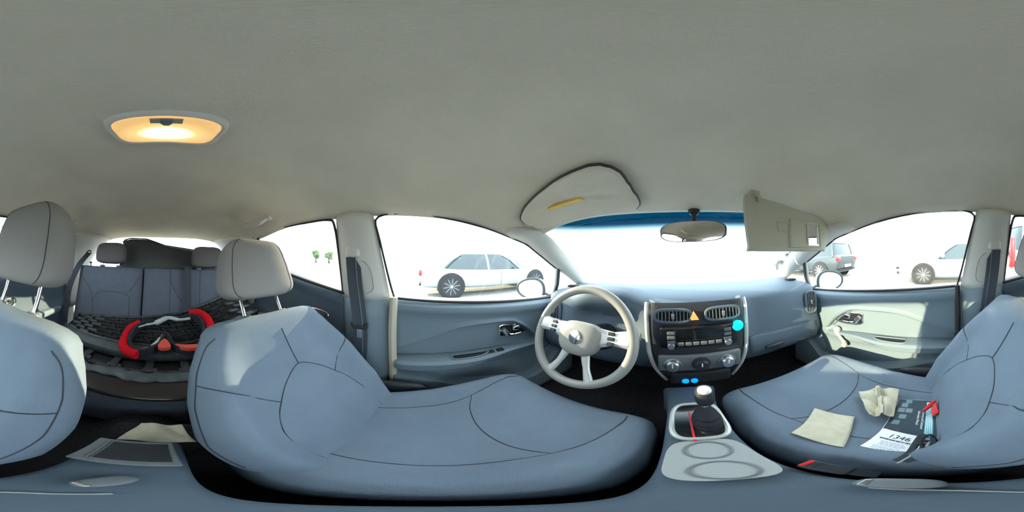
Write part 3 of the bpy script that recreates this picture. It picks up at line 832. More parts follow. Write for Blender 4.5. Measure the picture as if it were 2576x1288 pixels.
# ------------------------------------------------------------------ steering wheel and column
def steering():
    C = Vector((-.352, .452, -.29)); tl = R(24)
    n = Vector((0, -math.cos(tl), math.sin(tl))); x = Vector((1, 0, 0)); z = n.cross(x)*-1
    if z.z < 0: z = -z
    rt = Matrix((x, -n, z)).transposed()
    c = thing('steering_column', (-.338, .6, -.5), 'dark steering column with two control stalks behind the wheel', 'steering column')
    g = MB(); g.tube([C-n*.055, C-n*.15, C-n*.26], [.048, .062, .07], 20); g.build('column_cover', 'dark_plastic', c)
    for s in (-1, 1):
        st = [C-n*.085+x*s*.04, C-n*.08+x*s*.11+z*.015, C-n*.075+x*s*.185+z*.03]
        g = MB(); g.tube(cr(st, 5), [.009]*5+[.010]*3+[.013]*3, 12); sk = g.build('turn_stalk' if s < 0 else 'wiper_stalk', 'dark_plastic', c)
        g = MB(); g.tube([st[2]-x*s*.03, st[2]+x*s*.004], .0145, 12); g.build('stalk_ring', 'grey_plastic', sk)
    t = thing('steering_wheel', C, 'pale sunlit four-spoke steering wheel on the driver side', 'steering wheel')
    Rm = .186
    ring = [C+x*Rm*math.cos(a)+z*Rm*math.sin(a) for a in np.linspace(0, 2*math.pi, 65)[:-1]]
    g = MB(); g.tube(ring, .0165, 14, True); g.build('rim', 'wheel_leather', t)
    hub = lambda p: p
    g = MB()
    rings = []
    for dz, k in [(-.035, .75), (-.02, .98), (0, 1), (.012, .95), (.02, .8), (.024, .5)]:
        ring = []
        for j in range(32):
            a = 2*math.pi*j/32
            px = .082*spow(math.cos(a), .7)*k; pz = .066*spow(math.sin(a), .75)*k
            px *= 1+.12*(pz/.066)
            ring.append(C+x*px+z*(pz-.005)+n*dz)
        rings.append(ring)
    g.loft(rings); hb = g.build('airbag_pad', 'wheel_leather', t)
    g = MB(); g.lathe([(.026, .0), (.026, .004), (.021, .006), (0, .006)], C+n*.021, n, 28); o = g.build('emblem_oval', 'chrome', hb)
    for sx in (-1, 1):
        pts = [C+x*sx*.07+z*.012-n*.008, C+x*sx*.12+z*.018-n*.008, C+x*sx*.178+z*.022]
        rings = []
        for p, h in zip(cr(pts, 4), np.interp(np.linspace(0, 1, 9), [0, .5, 1], [.038, .026, .034])):
            rings.append([p+z*h+n*.004, p+z*h*.6+n*.014, p-z*h*.6+n*.014, p-z*h+n*.004, p-z*h*.6-n*.012, p+z*h*.6-n*.012])
        g = MB(); g.loft(rings); sp = g.build('spoke', 'wheel_silver', t, bevel=.003)
        for k in range(3):
            g = MB(); g.box(C+x*sx*(.115)+z*(.036-.018*k)+n*.008, (.022, .008, .012), rt); g.build('wheel_button', 'dark_plastic', sp, bevel=.002)
        pts = [C+x*sx*.035-z*.055-n*.006, C+x*sx*.052-z*.11-n*.006, C+x*sx*.078-z*.168]
        rings = []
        for p, h in zip(cr(pts, 4), np.interp(np.linspace(0, 1, 9), [0, .5, 1], [.02, .014, .02])):
            rings.append([p+x*h+n*.004, p+x*h*.5+n*.012, p-x*h*.5+n*.012, p-x*h+n*.004, p-n*.010])
        g = MB(); g.loft(rings); g.build('spoke', 'wheel_silver', t, bevel=.003)
steering()

# ------------------------------------------------------------------ centre console, shifter, handbrake
def console():
    t = thing('centre_console', (0, .15, -.75), 'dark grey centre console running between the two front seats', 'console')
    rings = []
    for y, z, hw in [(.535, -.56, .085), (.50, -.55, .075), (.40, -.525, .062), (.30, -.515, .060), (.15, -.52, .058), (0, -.53, .058), (-.10, -.53, .060), (-.18, -.535, .064), (-.24, -.54, .064), (-.25, -.56, .060)]:
        ring = []
        for u, dz in [(-1.02, -.25), (-1.01, -.10), (-1, -.02), (-.93, -.004), (-.8, 0), (0, .003), (.8, 0), (.93, -.004), (1, -.02), (1.01, -.10), (1.02, -.25)]:
            ring.append(Vector((-.01+u*hw, y, max(z+dz, -.8))))
        rings.append(ring)
    g = MB(); g.loft([list(r) for r in zip(*[cr(c, 3) for c in zip(*rings)])]); g.build('console_body', 'dash_plastic', t, ang=50)
    # shift gate plate
    ol = [Vector((-.008+.050*spow(math.cos(a), .5), .315+.075*spow(math.sin(a), .6), -.508)) for a in np.linspace(0, 2*math.pi, 33)[:-1]]
    g = MB(); g.prism(ol, (0, 0, .006)); pl = g.build('shift_plate', 'gloss_black', t)
    g = MB(); g.tube([p+Vector((0, 0, .005)) for p in ol], .006, 8, True); g.build('plate_ring', 'wheel_silver', pl)
    g = MB(); g.box((-.022, .29, -.5005), (.004, .12, .002)); g.build('gear_scale', 'red_plastic', pl)
    # pale cup holder / tray panel behind the shifter
    ol = [Vector((-.010+.052*spow(math.cos(a), .5), .165+.070*spow(math.sin(a), .6), -.513)) for a in np.linspace(0, 2*math.pi, 41)[:-1]]
    g = MB(); g.prism(ol, (0, 0, .008)); cp = g.build('cup_panel', 'pale_plastic', t)
    for yy in (.198, .128):
        g = MB(); g.lathe([(.028, 0), (.031, .002), (.031, .006), (.028, .007), (.027, -.0), (.002, -.001)], (-.010, yy, -.509), (0, 0, 1), 28); g.build('cup_holder', 'grey_plastic', cp)
    # rear tray: frame with a dark mat
    z0 = -.528
    ol = [Vector((x, y, z0)) for x, y in [(.058, -.150), (-.066, -.150), (-.060, -.235), (.050, -.235)]]
    g = MB(); g.prism(ol, (0, 0, .012)); fr = g.build('tray_frame', 'grey_plastic', t, bevel=.003)
    il = [Vector((x, y, z0+.011)) for x, y in [(.030, -.163), (-.056, -.163), (-.052, -.226), (.024, -.226)]]
    g = MB(); g.prism(il, (0, 0, .003)); g.build('tray_mat', 'dark_plastic', fr, bevel=.001)
    g = MB(); g.tube([il[0]+Vector((.006, .004, .003)), il[3]+Vector((.006, -.004, .003))], .002, 6); g.build('tray_edge', 'chrome', fr)
    # pale strip stands in for the bright highlight on the console seam edge
    g = MB(); g.tube(cr([(.024, .03, -.522), (.020, -.01, -.524), (.004, -.036, -.525), (-.012, -.046, -.525), (-.03, -.056, -.525)], 5), .0022, 6); g.build('edge_highlight', 'pale_plastic', t)
    s = thing('gear_shifter', (.01, .30, -.50), 'gear shift lever with silver-topped knob on the console plate', 'gear lever')
    g = MB(); rows = []
    for h, r_ in [(0, .040), (.008, .036), (.016, .037), (.024, .030), (.032, .031), (.042, .022), (.052, .014)]:
        rows.append([Vector((.01+r_*.8*math.cos(a), .31+h*.3+r_*1.1*math.sin(a), -.502+h)) for a in np.linspace(0, 2*math.pi, 25)[:-1]])
    g.loft(rows); g.build('boot', 'neoprene', s)
    g = MB(); g.tube([(.01, .325, -.48), (.012, .34, -.42)], .008, 12); g.build('lever', 'chrome', s)
    g = MB(); g.ell((.013, .345, -.405), (.022, .026, .036), .7, .8, 22, 14, Matrix.Rotation(R(-12), 3, 'X')); k = g.build('knob', 'dark_plastic', s)
    g = MB(); g.ell((.013, .340, -.373), (.016, .019, .007), .8, .9, 18, 8); g.build('knob_cap', 'wheel_silver', k)
console()

# seat belt buckles standing beside the seats
def buckle(c, d, label, red=True, sc=1):
    t = thing('belt_buckle', c, label, 'belt buckle', 'belt buckles')
    c = Vector(c); d = Vector(d).normalized(); x = d.cross(Vector((0, 0, 1))).normalized(); u = x.cross(d)
    rt = Matrix((x, d, u)).transposed()
    g = MB()
    if red: g.box(c, (.040*sc, .075*sc, .024*sc), rt)
    else: g.ell(c, (.026*sc, .044*sc, .014*sc), .6, .8, 24, 12, rt)
    b_ = g.build('buckle_body', 'dark_plastic' if red else 'grey_plastic', t, bevel=.006)
    g = MB(); g.box(c+d*.034*sc+u*.009*sc, (.030*sc, .010*sc, .010*sc), rt); g.build('release_button', 'red_plastic' if red else 'brushed', b_, bevel=.0015)
    g = MB(); g.box(c+d*.016*sc+u*.0115*sc, (.026*sc, .006*sc, .003*sc), rt); g.build('latch_slot', 'rubber' if red else 'chrome', b_)
    if not red: return
    g = MB(); g.ribbon([c-d*.034*sc, c-d*.075*sc-u*.02, c-d*.09*sc-u*.07], x*.03*sc, .004); g.build('stalk', 'webbing', t)
buckle((.066, .088, -.520), (-.1, .9, .25), 'black seat belt buckle with red button beside the passenger cushion', True, .7)
buckle((.040, .018, -.515), (-.1, .9, .12), 'grey belt latch housing with metal slot beside the passenger seat', False, .62)
buckle((-.014, -.092, -.519), (.5, .8, .1), 'grey metal-slotted latch on the console beside the driver seat', False, .55)

# ------------------------------------------------------------------ ceiling fittings
def visors():
    # passenger visor, folded down
    t = thing('sun_visor', (.36, .44, .01), 'beige sun visor folded down over the windscreen, vanity mirror half open', 'sun visor', 'sun visors')
    P0 = Vector((.36, .445, .10)); tl = R(6)
    up = Vector((0, -math.sin(tl)*-1, math.cos(tl))); n = Vector((0, -math.cos(tl), math.sin(tl)*1)); x = Vector((1, 0, 0))
    def V(u, v, d=0): return P0+x*u+up*v+n*d
    ol = [(-.195, .078), (-.192, -.075), (-.175, -.092), (.12, -.094), (.155, -.088), (.188, -.03), (.196, .028), (.185, .045), (-.12, .083), (-.17, .088)]
    oc = cr([V(a, b) for a, b in ol], 4, True)
    c0 = sum(oc, Vector())/len(oc)
    rings = []
    for d, k in [(-.011, .95), (-.008, .99), (0, 1), (.008, .99), (.011, .95)]:
        rings.append([c0+(p-c0)*k+n*d for p in oc])
    g = MB(); g.loft(rings); p = g.build('panel', 'visor', t)
    fr = [V(-.03, .018, .012), V(.125, .018, .012), V(.118, -.078, .012), V(-.04, -.078, .012)]
    g = MB(); g.tube(cr(fr, 5, True) if False else [fr[0].lerp(fr[1], k/6) for k in range(6)]+[fr[1].lerp(fr[2], k/6) for k in range(6)]+[fr[2].lerp(fr[3], k/6) for k in range(6)]+[fr[3].lerp(fr[0], k/6) for k in range(6)], .005, 8, True); f = g.build('mirror_frame', 'visor', t)
    g = MB(); g.prism([V(.050, .014, .0115), V(.118, .014, .0115), V(.112, -.073, .0115), V(.046, -.073, .0115)], n*.001); g.build('mirror_glass', 'mirror', f, smooth=False)
    g = MB(); g.prism([V(-.028, .015, .0115), V(.056, .015, .0115), V(.050, -.075, .0115), V(-.036, -.075, .0115)], n*.004); sd = g.build('mirror_cover', 'visor', f, bevel=.001)
    g = MB(); g.tube([V(.048, .008, .016), V(.043, -.068, .016)], .0045, 8); g.build('cover_grip', 'visor', sd)
    g = MB(); g.tube([V(.112, .008, .012), V(.106, -.068, .012)], .005, 8); g.build('frame_edge', 'pillar', f)
    tab = [V(-.085, .002, .0115), V(-.034, .002, .0115), V(-.036, -.03, .0115), V(-.082, -.027, .0115)]
    g = MB(); g.tube([tab[0].lerp(tab[1], k/4) for k in range(5)]+[tab[2].lerp(tab[3], k/4) for k in range(5)], .0035, 6, True); g.build('ticket_clip', 'visor', t)
    g = MB(); g.tube(cr([V(-.165, .082), V(0, .066), V(.16, .046), V(.20, .040)], 5), .0055, 8); g.build('pivot_rod', 'pale_plastic', t)
    g = MB(); g.box(V(-.158, .098, .0), (.034, .022, .05)); cl = g.build('clip', 'visor', t, bevel=.004)
    g = MB(); g.tube(cr([V(-.158, .09, .014), V(-.15, .078, .02), V(-.152, .066, .016)], 4), .005, 8); g.build('clip_hook', 'visor', cl)
    g = MB(); g.box(V(.205, .048, 0), (.03, .03, .035)); g.build('pivot_base', 'visor', t, bevel=.006)
    # driver visor, stowed up against the roof
    t = thing('sun_visor', (-.35, .42, .17), "grey sun visor stowed flat above the driver with a yellow label", 'sun visor', 'sun visors')
    ol = cr([Vector(p) for p in [(-.165, .535, .155), (-.155, .42, .195), (-.175, .335, .222), (-.24, .315, .218), (-.40, .325, .186), (-.52, .345, .150), (-.535, .40, .125), (-.50, .46, .112), (-.34, .52, .135)]], 5, True)
    ol = [Vector((q.x, q.y, hl(q.x, q.y)-.010)) for q in ol]
    c0 = sum(ol, Vector())/len(ol); dn = Vector((.05, -.25, -1)).normalized()
    rings = []
    for d, k in [(-.014, .94), (-.008, 1), (.004, 1), (.010, .96)]:
        rings.append([c0+(q-c0)*k+dn*d for q in ol])
    for k in (.75, .5, .25, .08):
        rr = [c0+(q-c0)*k for q in ol]
        rings.append([Vector((q.x, q.y, hl(q.x, q.y)-.022)) for q in rr])
    g = MB(); g.loft(rings); p = g.build('panel', 'headliner', t)
    g = MB(); g.tube([q+dn*.0 for q in ol], .005, 7, True); g.build('piping', 'dark_plastic', t)
    a = Vector((-.42, .385, hl(-.42, .385)-.012)); b_ = Vector((-.31, .405, hl(-.31, .405)-.012)); wv = Vector((.01, .022, .004))
    g = MB(); g.prism([a+dn*.010, b_+dn*.010, b_+wv+dn*.012, a+wv+dn*.012], dn*.008); g.build('warning_label', 'label_yellow', p, smooth=False)
    g = MB(); g.tube([Vector((x_, y_, hl(x_, y_)-.014)) for x_, y_ in ((-.17, .525), (-.26, .515), (-.34, .50), (-.43, .475), (-.51, .45))], .0055, 8); g.build('pivot_rod', 'pale_plastic', t)
visors()

def mirror_inside():
    t = thing('rear_view_mirror', (.02, .57, .04), 'black-framed rear view mirror hanging at the top of the windscreen', 'mirror')
    C = Vector((.02, .545, .082)); n = Vector((-.22, -1, -.03)).normalized(); x = Vector((1, -.22, 0)).normalized(); z = x.cross(-n); z = n.cross(x) if z.z < 0 else z
    if z.z < 0: z = -z
    def ol(k, d): return [C+x*.115*k*spow(math.cos(a), .55)+z*.036*k*spow(math.sin(a), .6)*(1-.12*math.cos(a)**2)+n*d for a in np.linspace(0, 2*math.pi, 41)[:-1]]
    g = MB(); g.loft([ol(.75, -.035), ol(.96, -.02), ol(1, 0), ol(.97, .006)]); g.build('housing', 'black_plastic', t)
    g = MB(); g.prism(ol(.94, .0062), n*.002); g.build('mirror_glass', 'mirror', t, smooth=False)
    g = MB(); g.tube(cr([C-n*.03+z*.01, C-n*.05+z*.04, C-n*.055+z*.085], 5), [.014]*5+[.010]*6, 12); g.build('stem', 'black_plastic', t)
    g = MB(); g.ell(C-n*.058+z*.088, (.022, .018, .02), .7, .8); g.build('mount', 'black_plastic', t)
mirror_inside()

def dome():
    c = Vector((-.030, -.290, .2905))
    t = thing('dome_light', c-Vector((0, 0, .015)), 'glowing amber dome light with grey rim on the headliner', 'ceiling light')
    def ol(k, z, hx=.104, hy=.053):
        out = []
        for a in np.linspace(0, 2*math.pi, 49)[:-1]:
            px = hx*spow(math.cos(a), .38); py = hy*spow(math.sin(a), .5)
            px *= 1-.06*(py/hy)*-1
            py += .006*(1-(px/hx)**2)*(1 if py > 0 else .4)
            out.append(c+Vector((px*(1-(1-k)*.9), py*(1-(1-k)*1.4), z)))
        return out
    g = MB(); g.loft([ol(1, .004), ol(1, -.003), ol(.985, -.009), ol(.93, -.012), ol(.88, -.010), ol(.87, -.004)]); g.build('rim', 'grey_plastic' if False else 'pillar', t)
    g = MB(); g.loft([ol(.875, -.004), ol(.872, -.009), ol(.84, -.0125), ol(.7, -.0145), ol(.5, -.016)]); g.build('lens', 'lamp_lens', t, origin=(c.x, c.y-.003, c.z-.01))
    g = MB(); g.box(c+Vector((0, .037, -.0135)), (.052, .014, .004)); sw = g.build('switch_slot', 'book_orange' if False else 'visor', t, bevel=.001)
    g = MB(); g.prism([c+Vector((a, b_, -.0145)) for a, b_ in [(-.010, .045), (.010, .045), (.010, .034), (.004, .027), (-.004, .027), (-.010, .034)]], (0, 0, -.006)); g.build('switch', 'grey_plastic', t, bevel=.001)
dome()

def grab(s, label, y0=-.79):
    t = thing('grab_handle', (s*.50, y0, .23), label, 'grab handle', 'roof grab handles')
    def hz(x): 
        return .171+(.285-.171)*(1-min(1, abs(x)/.605)**5)
    a = Vector((s*.535, y0+.105, hz(.535)-.002)); b_ = Vector((s*.525, y0-.105, hz(.525)-.006))
    m1 = Vector((s*.505, y0+.07, hz(.535)-.034)); m2 = Vector((s*.495, y0-.07, hz(.525)-.036))
    g = MB(); g.tube(cr([a, m1, (m1+m2)/2+Vector((0, 0, -.004)), m2, b_], 6), .0105, 12, sx=1.3); g.build('grip', 'pillar', t)
    for p in (a, b_):
        g = MB(); g.ell(p+Vector((0, 0, -.004)), (.018, .024, .012), .6, .6); g.build('mount', 'pillar', t)
    hk = b_+Vector((-s*.004, .005, -.012))
    g = MB(); g.tube(cr([hk, hk+Vector((-s*.01, .004, -.014)), hk+Vector((-s*.020, .004, -.012)), hk+Vector((-s*.020, .004, -.002))], 4), .0035, 8); g.build('coat_hook', 'pillar', t)
grab(1, 'folded grey grab handle above the rear window behind the passenger seat')
grab(-1, 'grey grab handle with coat hook above the rear window behind the driver')

# ------------------------------------------------------------------ seat belts
def front_belt(s, label):
    t = thing('seat_belt', (s*.65, -.25, -.75), label, 'seat belt', 'seat belts')
    D = Vector((s*.622, -.255, .012))
    ring = [D+Vector((s*.004, .026*math.cos(a), .02*math.sin(a)-.006)) for a in np.linspace(0, 2*math.pi, 25)[:-1]]
    g = MB(); g.tube(ring, .005, 8, True); r_ = g.build('anchor_ring', 'grey_plastic', t)
    g = MB(); g.ell(D+Vector((-s*.004, 0, .022)), (.018, .030, .026), .6, .6, 18, 12, Matrix.Rotation(R(s*12), 3, 'Y')); g.build('anchor_cover', 'pillar', t)
    pth = cr([D+Vector((-s*.012, 0, .0)), Vector((s*.618, -.25, -.08)), Vector((s*.622, -.238, -.18)), Vector((s*.628, -.230, -.27)), Vector((s*.635, -.232, -.40)), Vector((s*.645, -.24, -.62)), Vector((s*.65, -.24, -.76))], 5)
    g = MB(); g.ribbon(pth, (s*.018, .052, .004), .0022); g.build('webbing', 'webbing', t)
    for k in (-.011, .011):
        g = MB(); g.ribbon([p+Vector((-s*.0014, k, 0)) for p in pth], (0, .004, 0), .0008); g.build('webbing_rib', 'grey_plastic', t)
    ol = cr([Vector((s*(xg(z)-.032), y, z)) for y, z in [(-.200, -.02), (-.185, -.11), (-.215, -.135), (-.262, -.13), (-.275, -.10), (-.268, .0)]], 4, True)
    g = MB(); g.prism(ol, (-s*.003, 0, 0)); sc_ = g.build('slide_cover', 'pillar', t)
    g = MB(); g.tube(ol, .0016, 6, True); g.build('cover_gap', 'dark_plastic', sc_)
    L = Vector((s*.624, -.231, -.277))
    g = MB(); g.box(L, (.012, .062, .018)); lp = g.build('latch_plate', 'dark_plastic', t, bevel=.004)
    for k in (-1, 1):
        g = MB(); g.box(L+Vector((0, k*.030, .010)), (.012, .008, .022)); g.build('latch_lug', 'dark_plastic', lp, bevel=.002)
    g = MB(); g.box(L+Vector((-s*.004, .002, -.028)), (.003, .022, .04)); g.build('tongue', 'chrome', lp, bevel=.001)
front_belt(1, 'dark seat belt hanging on the centre pillar beside the passenger seat')
front_belt(-1, "dark seat belt hanging on the centre pillar beside the driver's seat")
def rear_belts():
    t = thing('seat_belt', (.62, -1.05, -.5), 'dark rear seat belt slanting down beside the right rear headrest', 'seat belt', 'seat belts')
    pth = cr([(.575, -1.215, .012), (.605, -1.10, -.09), (.636, -1.02, -.25), (.642, -.985, -.42), (.642, -.97, -.52)], 6)
    g = MB(); g.ribbon(pth, (-.042, -.02, -.002), .0022); g.build('webbing', 'webbing', t)
    g = MB(); g.tube(cr([(.558, -1.222, .018), (.575, -1.215, .03), (.592, -1.20, .012)], 4), .005, 8); g.build('guide_loop', 'rubber', t)
    t = thing('seat_belt', (-.19, -1.05, -.5), 'dark middle seat belt lying flat down the rear backrest', 'seat belt', 'seat belts')
    pth = [(-.195, -1.165, -.078), (-.195, -1.140, -.078), (-.194, -1.118, -.09), (-.193, -1.085, -.20), (-.192, -1.045, -.36), (-.192, -1.00, -.52)]
    g = MB(); g.ribbon(cr(pth, 5), (.045, 0, 0), .0022); g.build('webbing', 'webbing', t)
    g = MB(); g.box((-.195, -1.165, -.076), (.075, .035, .014)); g.build('exit_cover', 'dark_plastic', t, bevel=.004)
rear_belts()

# ------------------------------------------------------------------ papers on the passenger seat
zs = -.553
def sheet(outline, z, m, name, label, cat, wav=.006, fold=None, n=14, th=.0012, group=None, tilt=0, seed=1):
    """crumpled paper sheet spanning a four-cornered outline (x, y)"""
    rnd = random.Random(seed); ph = [rnd.uniform(0, 6) for _ in range(8)]
    rows = []
    a, b_, c, d = [Vector((*p, 0)) for p in outline]
    for i in range(n+1):
        row = []
        for j in range(n+1):
            u, v = i/n, j/n
            p = a.lerp(b_, u).lerp(d.lerp(c, u), v)
            zz = seat_top(p.x, p.y)+(z-zs)+.002+wav*(math.sin(3*u+ph[0])*math.sin(4*v+ph[1])+.6*math.sin(7*u+5*v+ph[2])+.4*math.sin(9*v-6*u+ph[3]))+wav*1.6
            if fold: zz += fold(u, v)
            zz += tilt*u
            edge = 1+.02*math.sin(11*v+ph[4])
            row.append(Vector((p.x, p.y, zz)))
        rows.append(row)
    g = MB(); g.grid(rows); o = g.build(name, m, solid=th)
    return tag(o, label, cat, group)
sheet([(.241, .257), (.267, .165), (.140, .115), (.125, .205)], zs, 'napkin', 'paper_napkin', 'flat square brown paper napkin on the front of the passenger seat', 'napkin', .0022, seed=2, group='paper napkins')
def crumple(u, v): return .020*abs(math.sin(5*u+2*v))*math.exp(-((u-.5)/.4)**2)+.014*abs(math.sin(7*v-4*u+1))+.012*(abs(u-.45-.1*v) < .06)
sheet([(.368, .205), (.435, .100), (.285, .083), (.278, .135)], zs+.004, 'napkin', 'paper_napkin', 'crumpled brown paper napkin next to the booklet on the passenger seat', 'napkin', .005, crumple, 26, seed=5, group='paper napkins')

def booklet():
    z = zs+.004
    t = thing('booklet', (.295, .04, z), 'dark glossy warranty booklet with white title on the passenger seat', 'booklet')
    c = [Vector((.385, .090, z)), Vector((.385, -.030, z)), Vector((.195, -.030, z)), Vector((.195, .092, z))]
    g = MB(); g.prism([p+(p-Vector((.29, .018, z)))*.02+Vector((0, 0, 0)) for p in c], (0, 0, .004)); g.build('pages', 'paper', t, smooth=False)
    g = MB(); g.prism([p+Vector((0, 0, .004)) for p in c], (0, 0, .0015)); cv = g.build('cover', 'book_cover', t, smooth=False)
    zt = z+.0056
    def patch(x0, x1, y0, y1, m, nm, h=.0003):
        g = MB(); g.prism([Vector((x0, y0, zt)), Vector((x1, y0, zt)), Vector((x1, y1, zt)), Vector((x0, y1, zt))], (0, 0, h)); g.build(nm, m, cv, smooth=False)
    patch(.205, .375, .0, .016, 'book_band', 'cover_band')
    for k in range(4): patch(.205, .375, .0025+.0035*k, .0033+.0035*k, 'white_print', 'cover_stripe', .0005)
    for x0, y0 in [(.345, .062), (.320, .066), (.320, .048), (.29, .058), (.262, .067), (.366, .054)]:
        patch(x0, x0+.020, y0, y0+.016, 'book_teal', 'cover_square')
    g = MB(); g.tube([Vector((.232+.009*math.cos(a), .070+.009*math.sin(a), zt)) for a in np.linspace(0, 6.283, 21)[:-1]], .0009, 5, True); g.build('cover_ring', 'book_orange', cv)
    for k in range(3): patch(.214+.010*k, .221+.010*k, .081, .087, 'book_orange', 'cover_mark')
    for i, tx in enumerate(('Warranty and Consumer', 'Information Manual')):
        text('title', tx, .0080, frame((-1, 0, 0), (0, -1, 0), (.330, .024+.010*i, zt)), 'white_print', cv)
booklet()
def receipt():
    t = thing('receipt', (.185, .06, zs), 'white printed paper slip numbered 1346 lying on the booklet', 'receipt')
    A = [Vector((.238, .090)), Vector((.215, .016)), Vector((.128, .034)), Vector((.150, .102))]
    def Q(u, v):
        p = A[0].lerp(A[1], u).lerp(A[3].lerp(A[2], u), v)
        return Vector((p.x, p.y, zs+.013-.008*smooth01(v)*1.0+.002*math.sin(3*u)+.006*max(0, v-.6)))
    rows = [[Q(i/16, j/16) for j in range(17)] for i in range(17)]
    g = MB(); g.grid(rows); s_ = g.build('sheet', 'paper', t, solid=.0006)
    ax = (Q(.8, .2)-Q(.2, .2)).normalized(); ay = (Q(.3, .05)-Q(.3, .5)).normalized()
    up = ax.cross(ay)
    def pl(u, v): return frame(ax, ay, Q(u, v)+up*.0012)
    text('number', '1346', .020, pl(.27, .30), 'ink', s_)
    u = .14; rnd = random.Random(8)
    while u < .86:
        w_ = rnd.choice((.006, .010, .016, .022))
        g = MB(); up_ = up*.0009; dv = .055
        g.prism([Q(u, .35)+up_, Q(u+w_, .35)+up_, Q(u+w_, .35+dv)+up_, Q(u, .35+dv)+up_], up*.0006); g.build('barcode_bar', 'ink', s_, smooth=False)
        u += w_+rnd.choice((.007, .012, .018))
    for v in (.47, .52, .57, .62, .69, .74, .79, .84):
        u = .18+rnd.uniform(0, .12)
        while u < .70+rnd.uniform(0, .12):
            w_ = rnd.uniform(.03, .11)
            g = MB(); g.prism([Q(u, v)+up*.0008, Q(u+w_, v)+up*.0008, Q(u+w_, v+.018)+up*.0008, Q(u, v+.018)+up*.0008], up*.0005); g.build('print_line', 'ink_soft', s_, smooth=False)
            u += w_+.02
receipt()
def lanyard():
    t = thing('lanyard', (.17, .02, zs), 'black looped strap with white card tucked against the passenger backrest', 'strap')
    L1 = cr([(.215, .022, zs+.014), (.205, .004, zs+.034), (.190, .000, zs+.030), (.165, .004, zs+.020), (.140, .012, zs+.016), (.118, .030, zs+.012)], 6)
    g = MB(); g.ribbon(L1, (.004, .008, .004), .002); g.build('strap_loop', 'webbing', t)
    L2 = cr([(.222, .012, zs+.020), (.212, .020, zs+.028), (.185, .026, zs+.022), (.150, .030, zs+.018), (.120, .040, zs+.012)], 6)
    g = MB(); g.ribbon(L2, (.003, .008, .003), .002); g.build('strap_loop', 'webbing', t)
    L3 = cr([(.214, .004, zs+.034), (.196, -.004, zs+.024), (.176, -.002, zs+.014), (.160, .006, zs+.018), (.176, .016, zs+.026), (.200, .016, zs+.032)], 6, True)
    g = MB(); g.tube(L3, .0035, 8, True); g.build('strap_loop', 'neoprene', t)
    g = MB(); g.prism([Vector((.196, .006, zs+.018)), Vector((.178, .012, zs+.016)), Vector((.170, -.002, zs+.014)), Vector((.186, -.010, zs+.018))], (0, 0, .0015)); g.build('card', 'paper', t, bevel=.001)
    g = MB(); g.tube([(.21, .012, zs+.03), (.15, .022, zs+.022), (.112, .036, zs+.014)], .0018, 6); g.build('cord', 'pale_plastic', t)
lanyard()
def clip():
    t = thing('spring_clip', (.335, .0, zs+.008), 'small red plastic spring clip on the booklet by the backrest', 'clip')
    z = zs+.022
    A = [Vector(p) for p in [(.312, .022, z), (.318, .024, z+.002), (.345, .012, z+.006), (.362, .000, z+.008), (.360, -.008, z+.008), (.345, .000, z+.004), (.330, .010, z)]]
    g = MB(); g.prism(A, (0, 0, .012)); a = g.build('jaw', 'red_plastic', t, bevel=.002)
    Bb = [Vector(p) for p in [(.300, -.004, z), (.306, .002, z), (.340, .004, z+.004), (.362, .000, z+.008), (.366, -.008, z+.008), (.340, -.010, z+.004), (.312, -.014, z)]]
    g = MB(); g.prism([p+Vector((0, 0, -.004)) for p in Bb], (0, 0, .012)); g.build('jaw', 'red_plastic', t, bevel=.002)
    g = MB(); g.tube([(.340, .008, z+.006), (.336, .002, z+.012), (.340, -.006, z+.006)], .002, 8); g.build('spring', 'chrome', t)
clip()

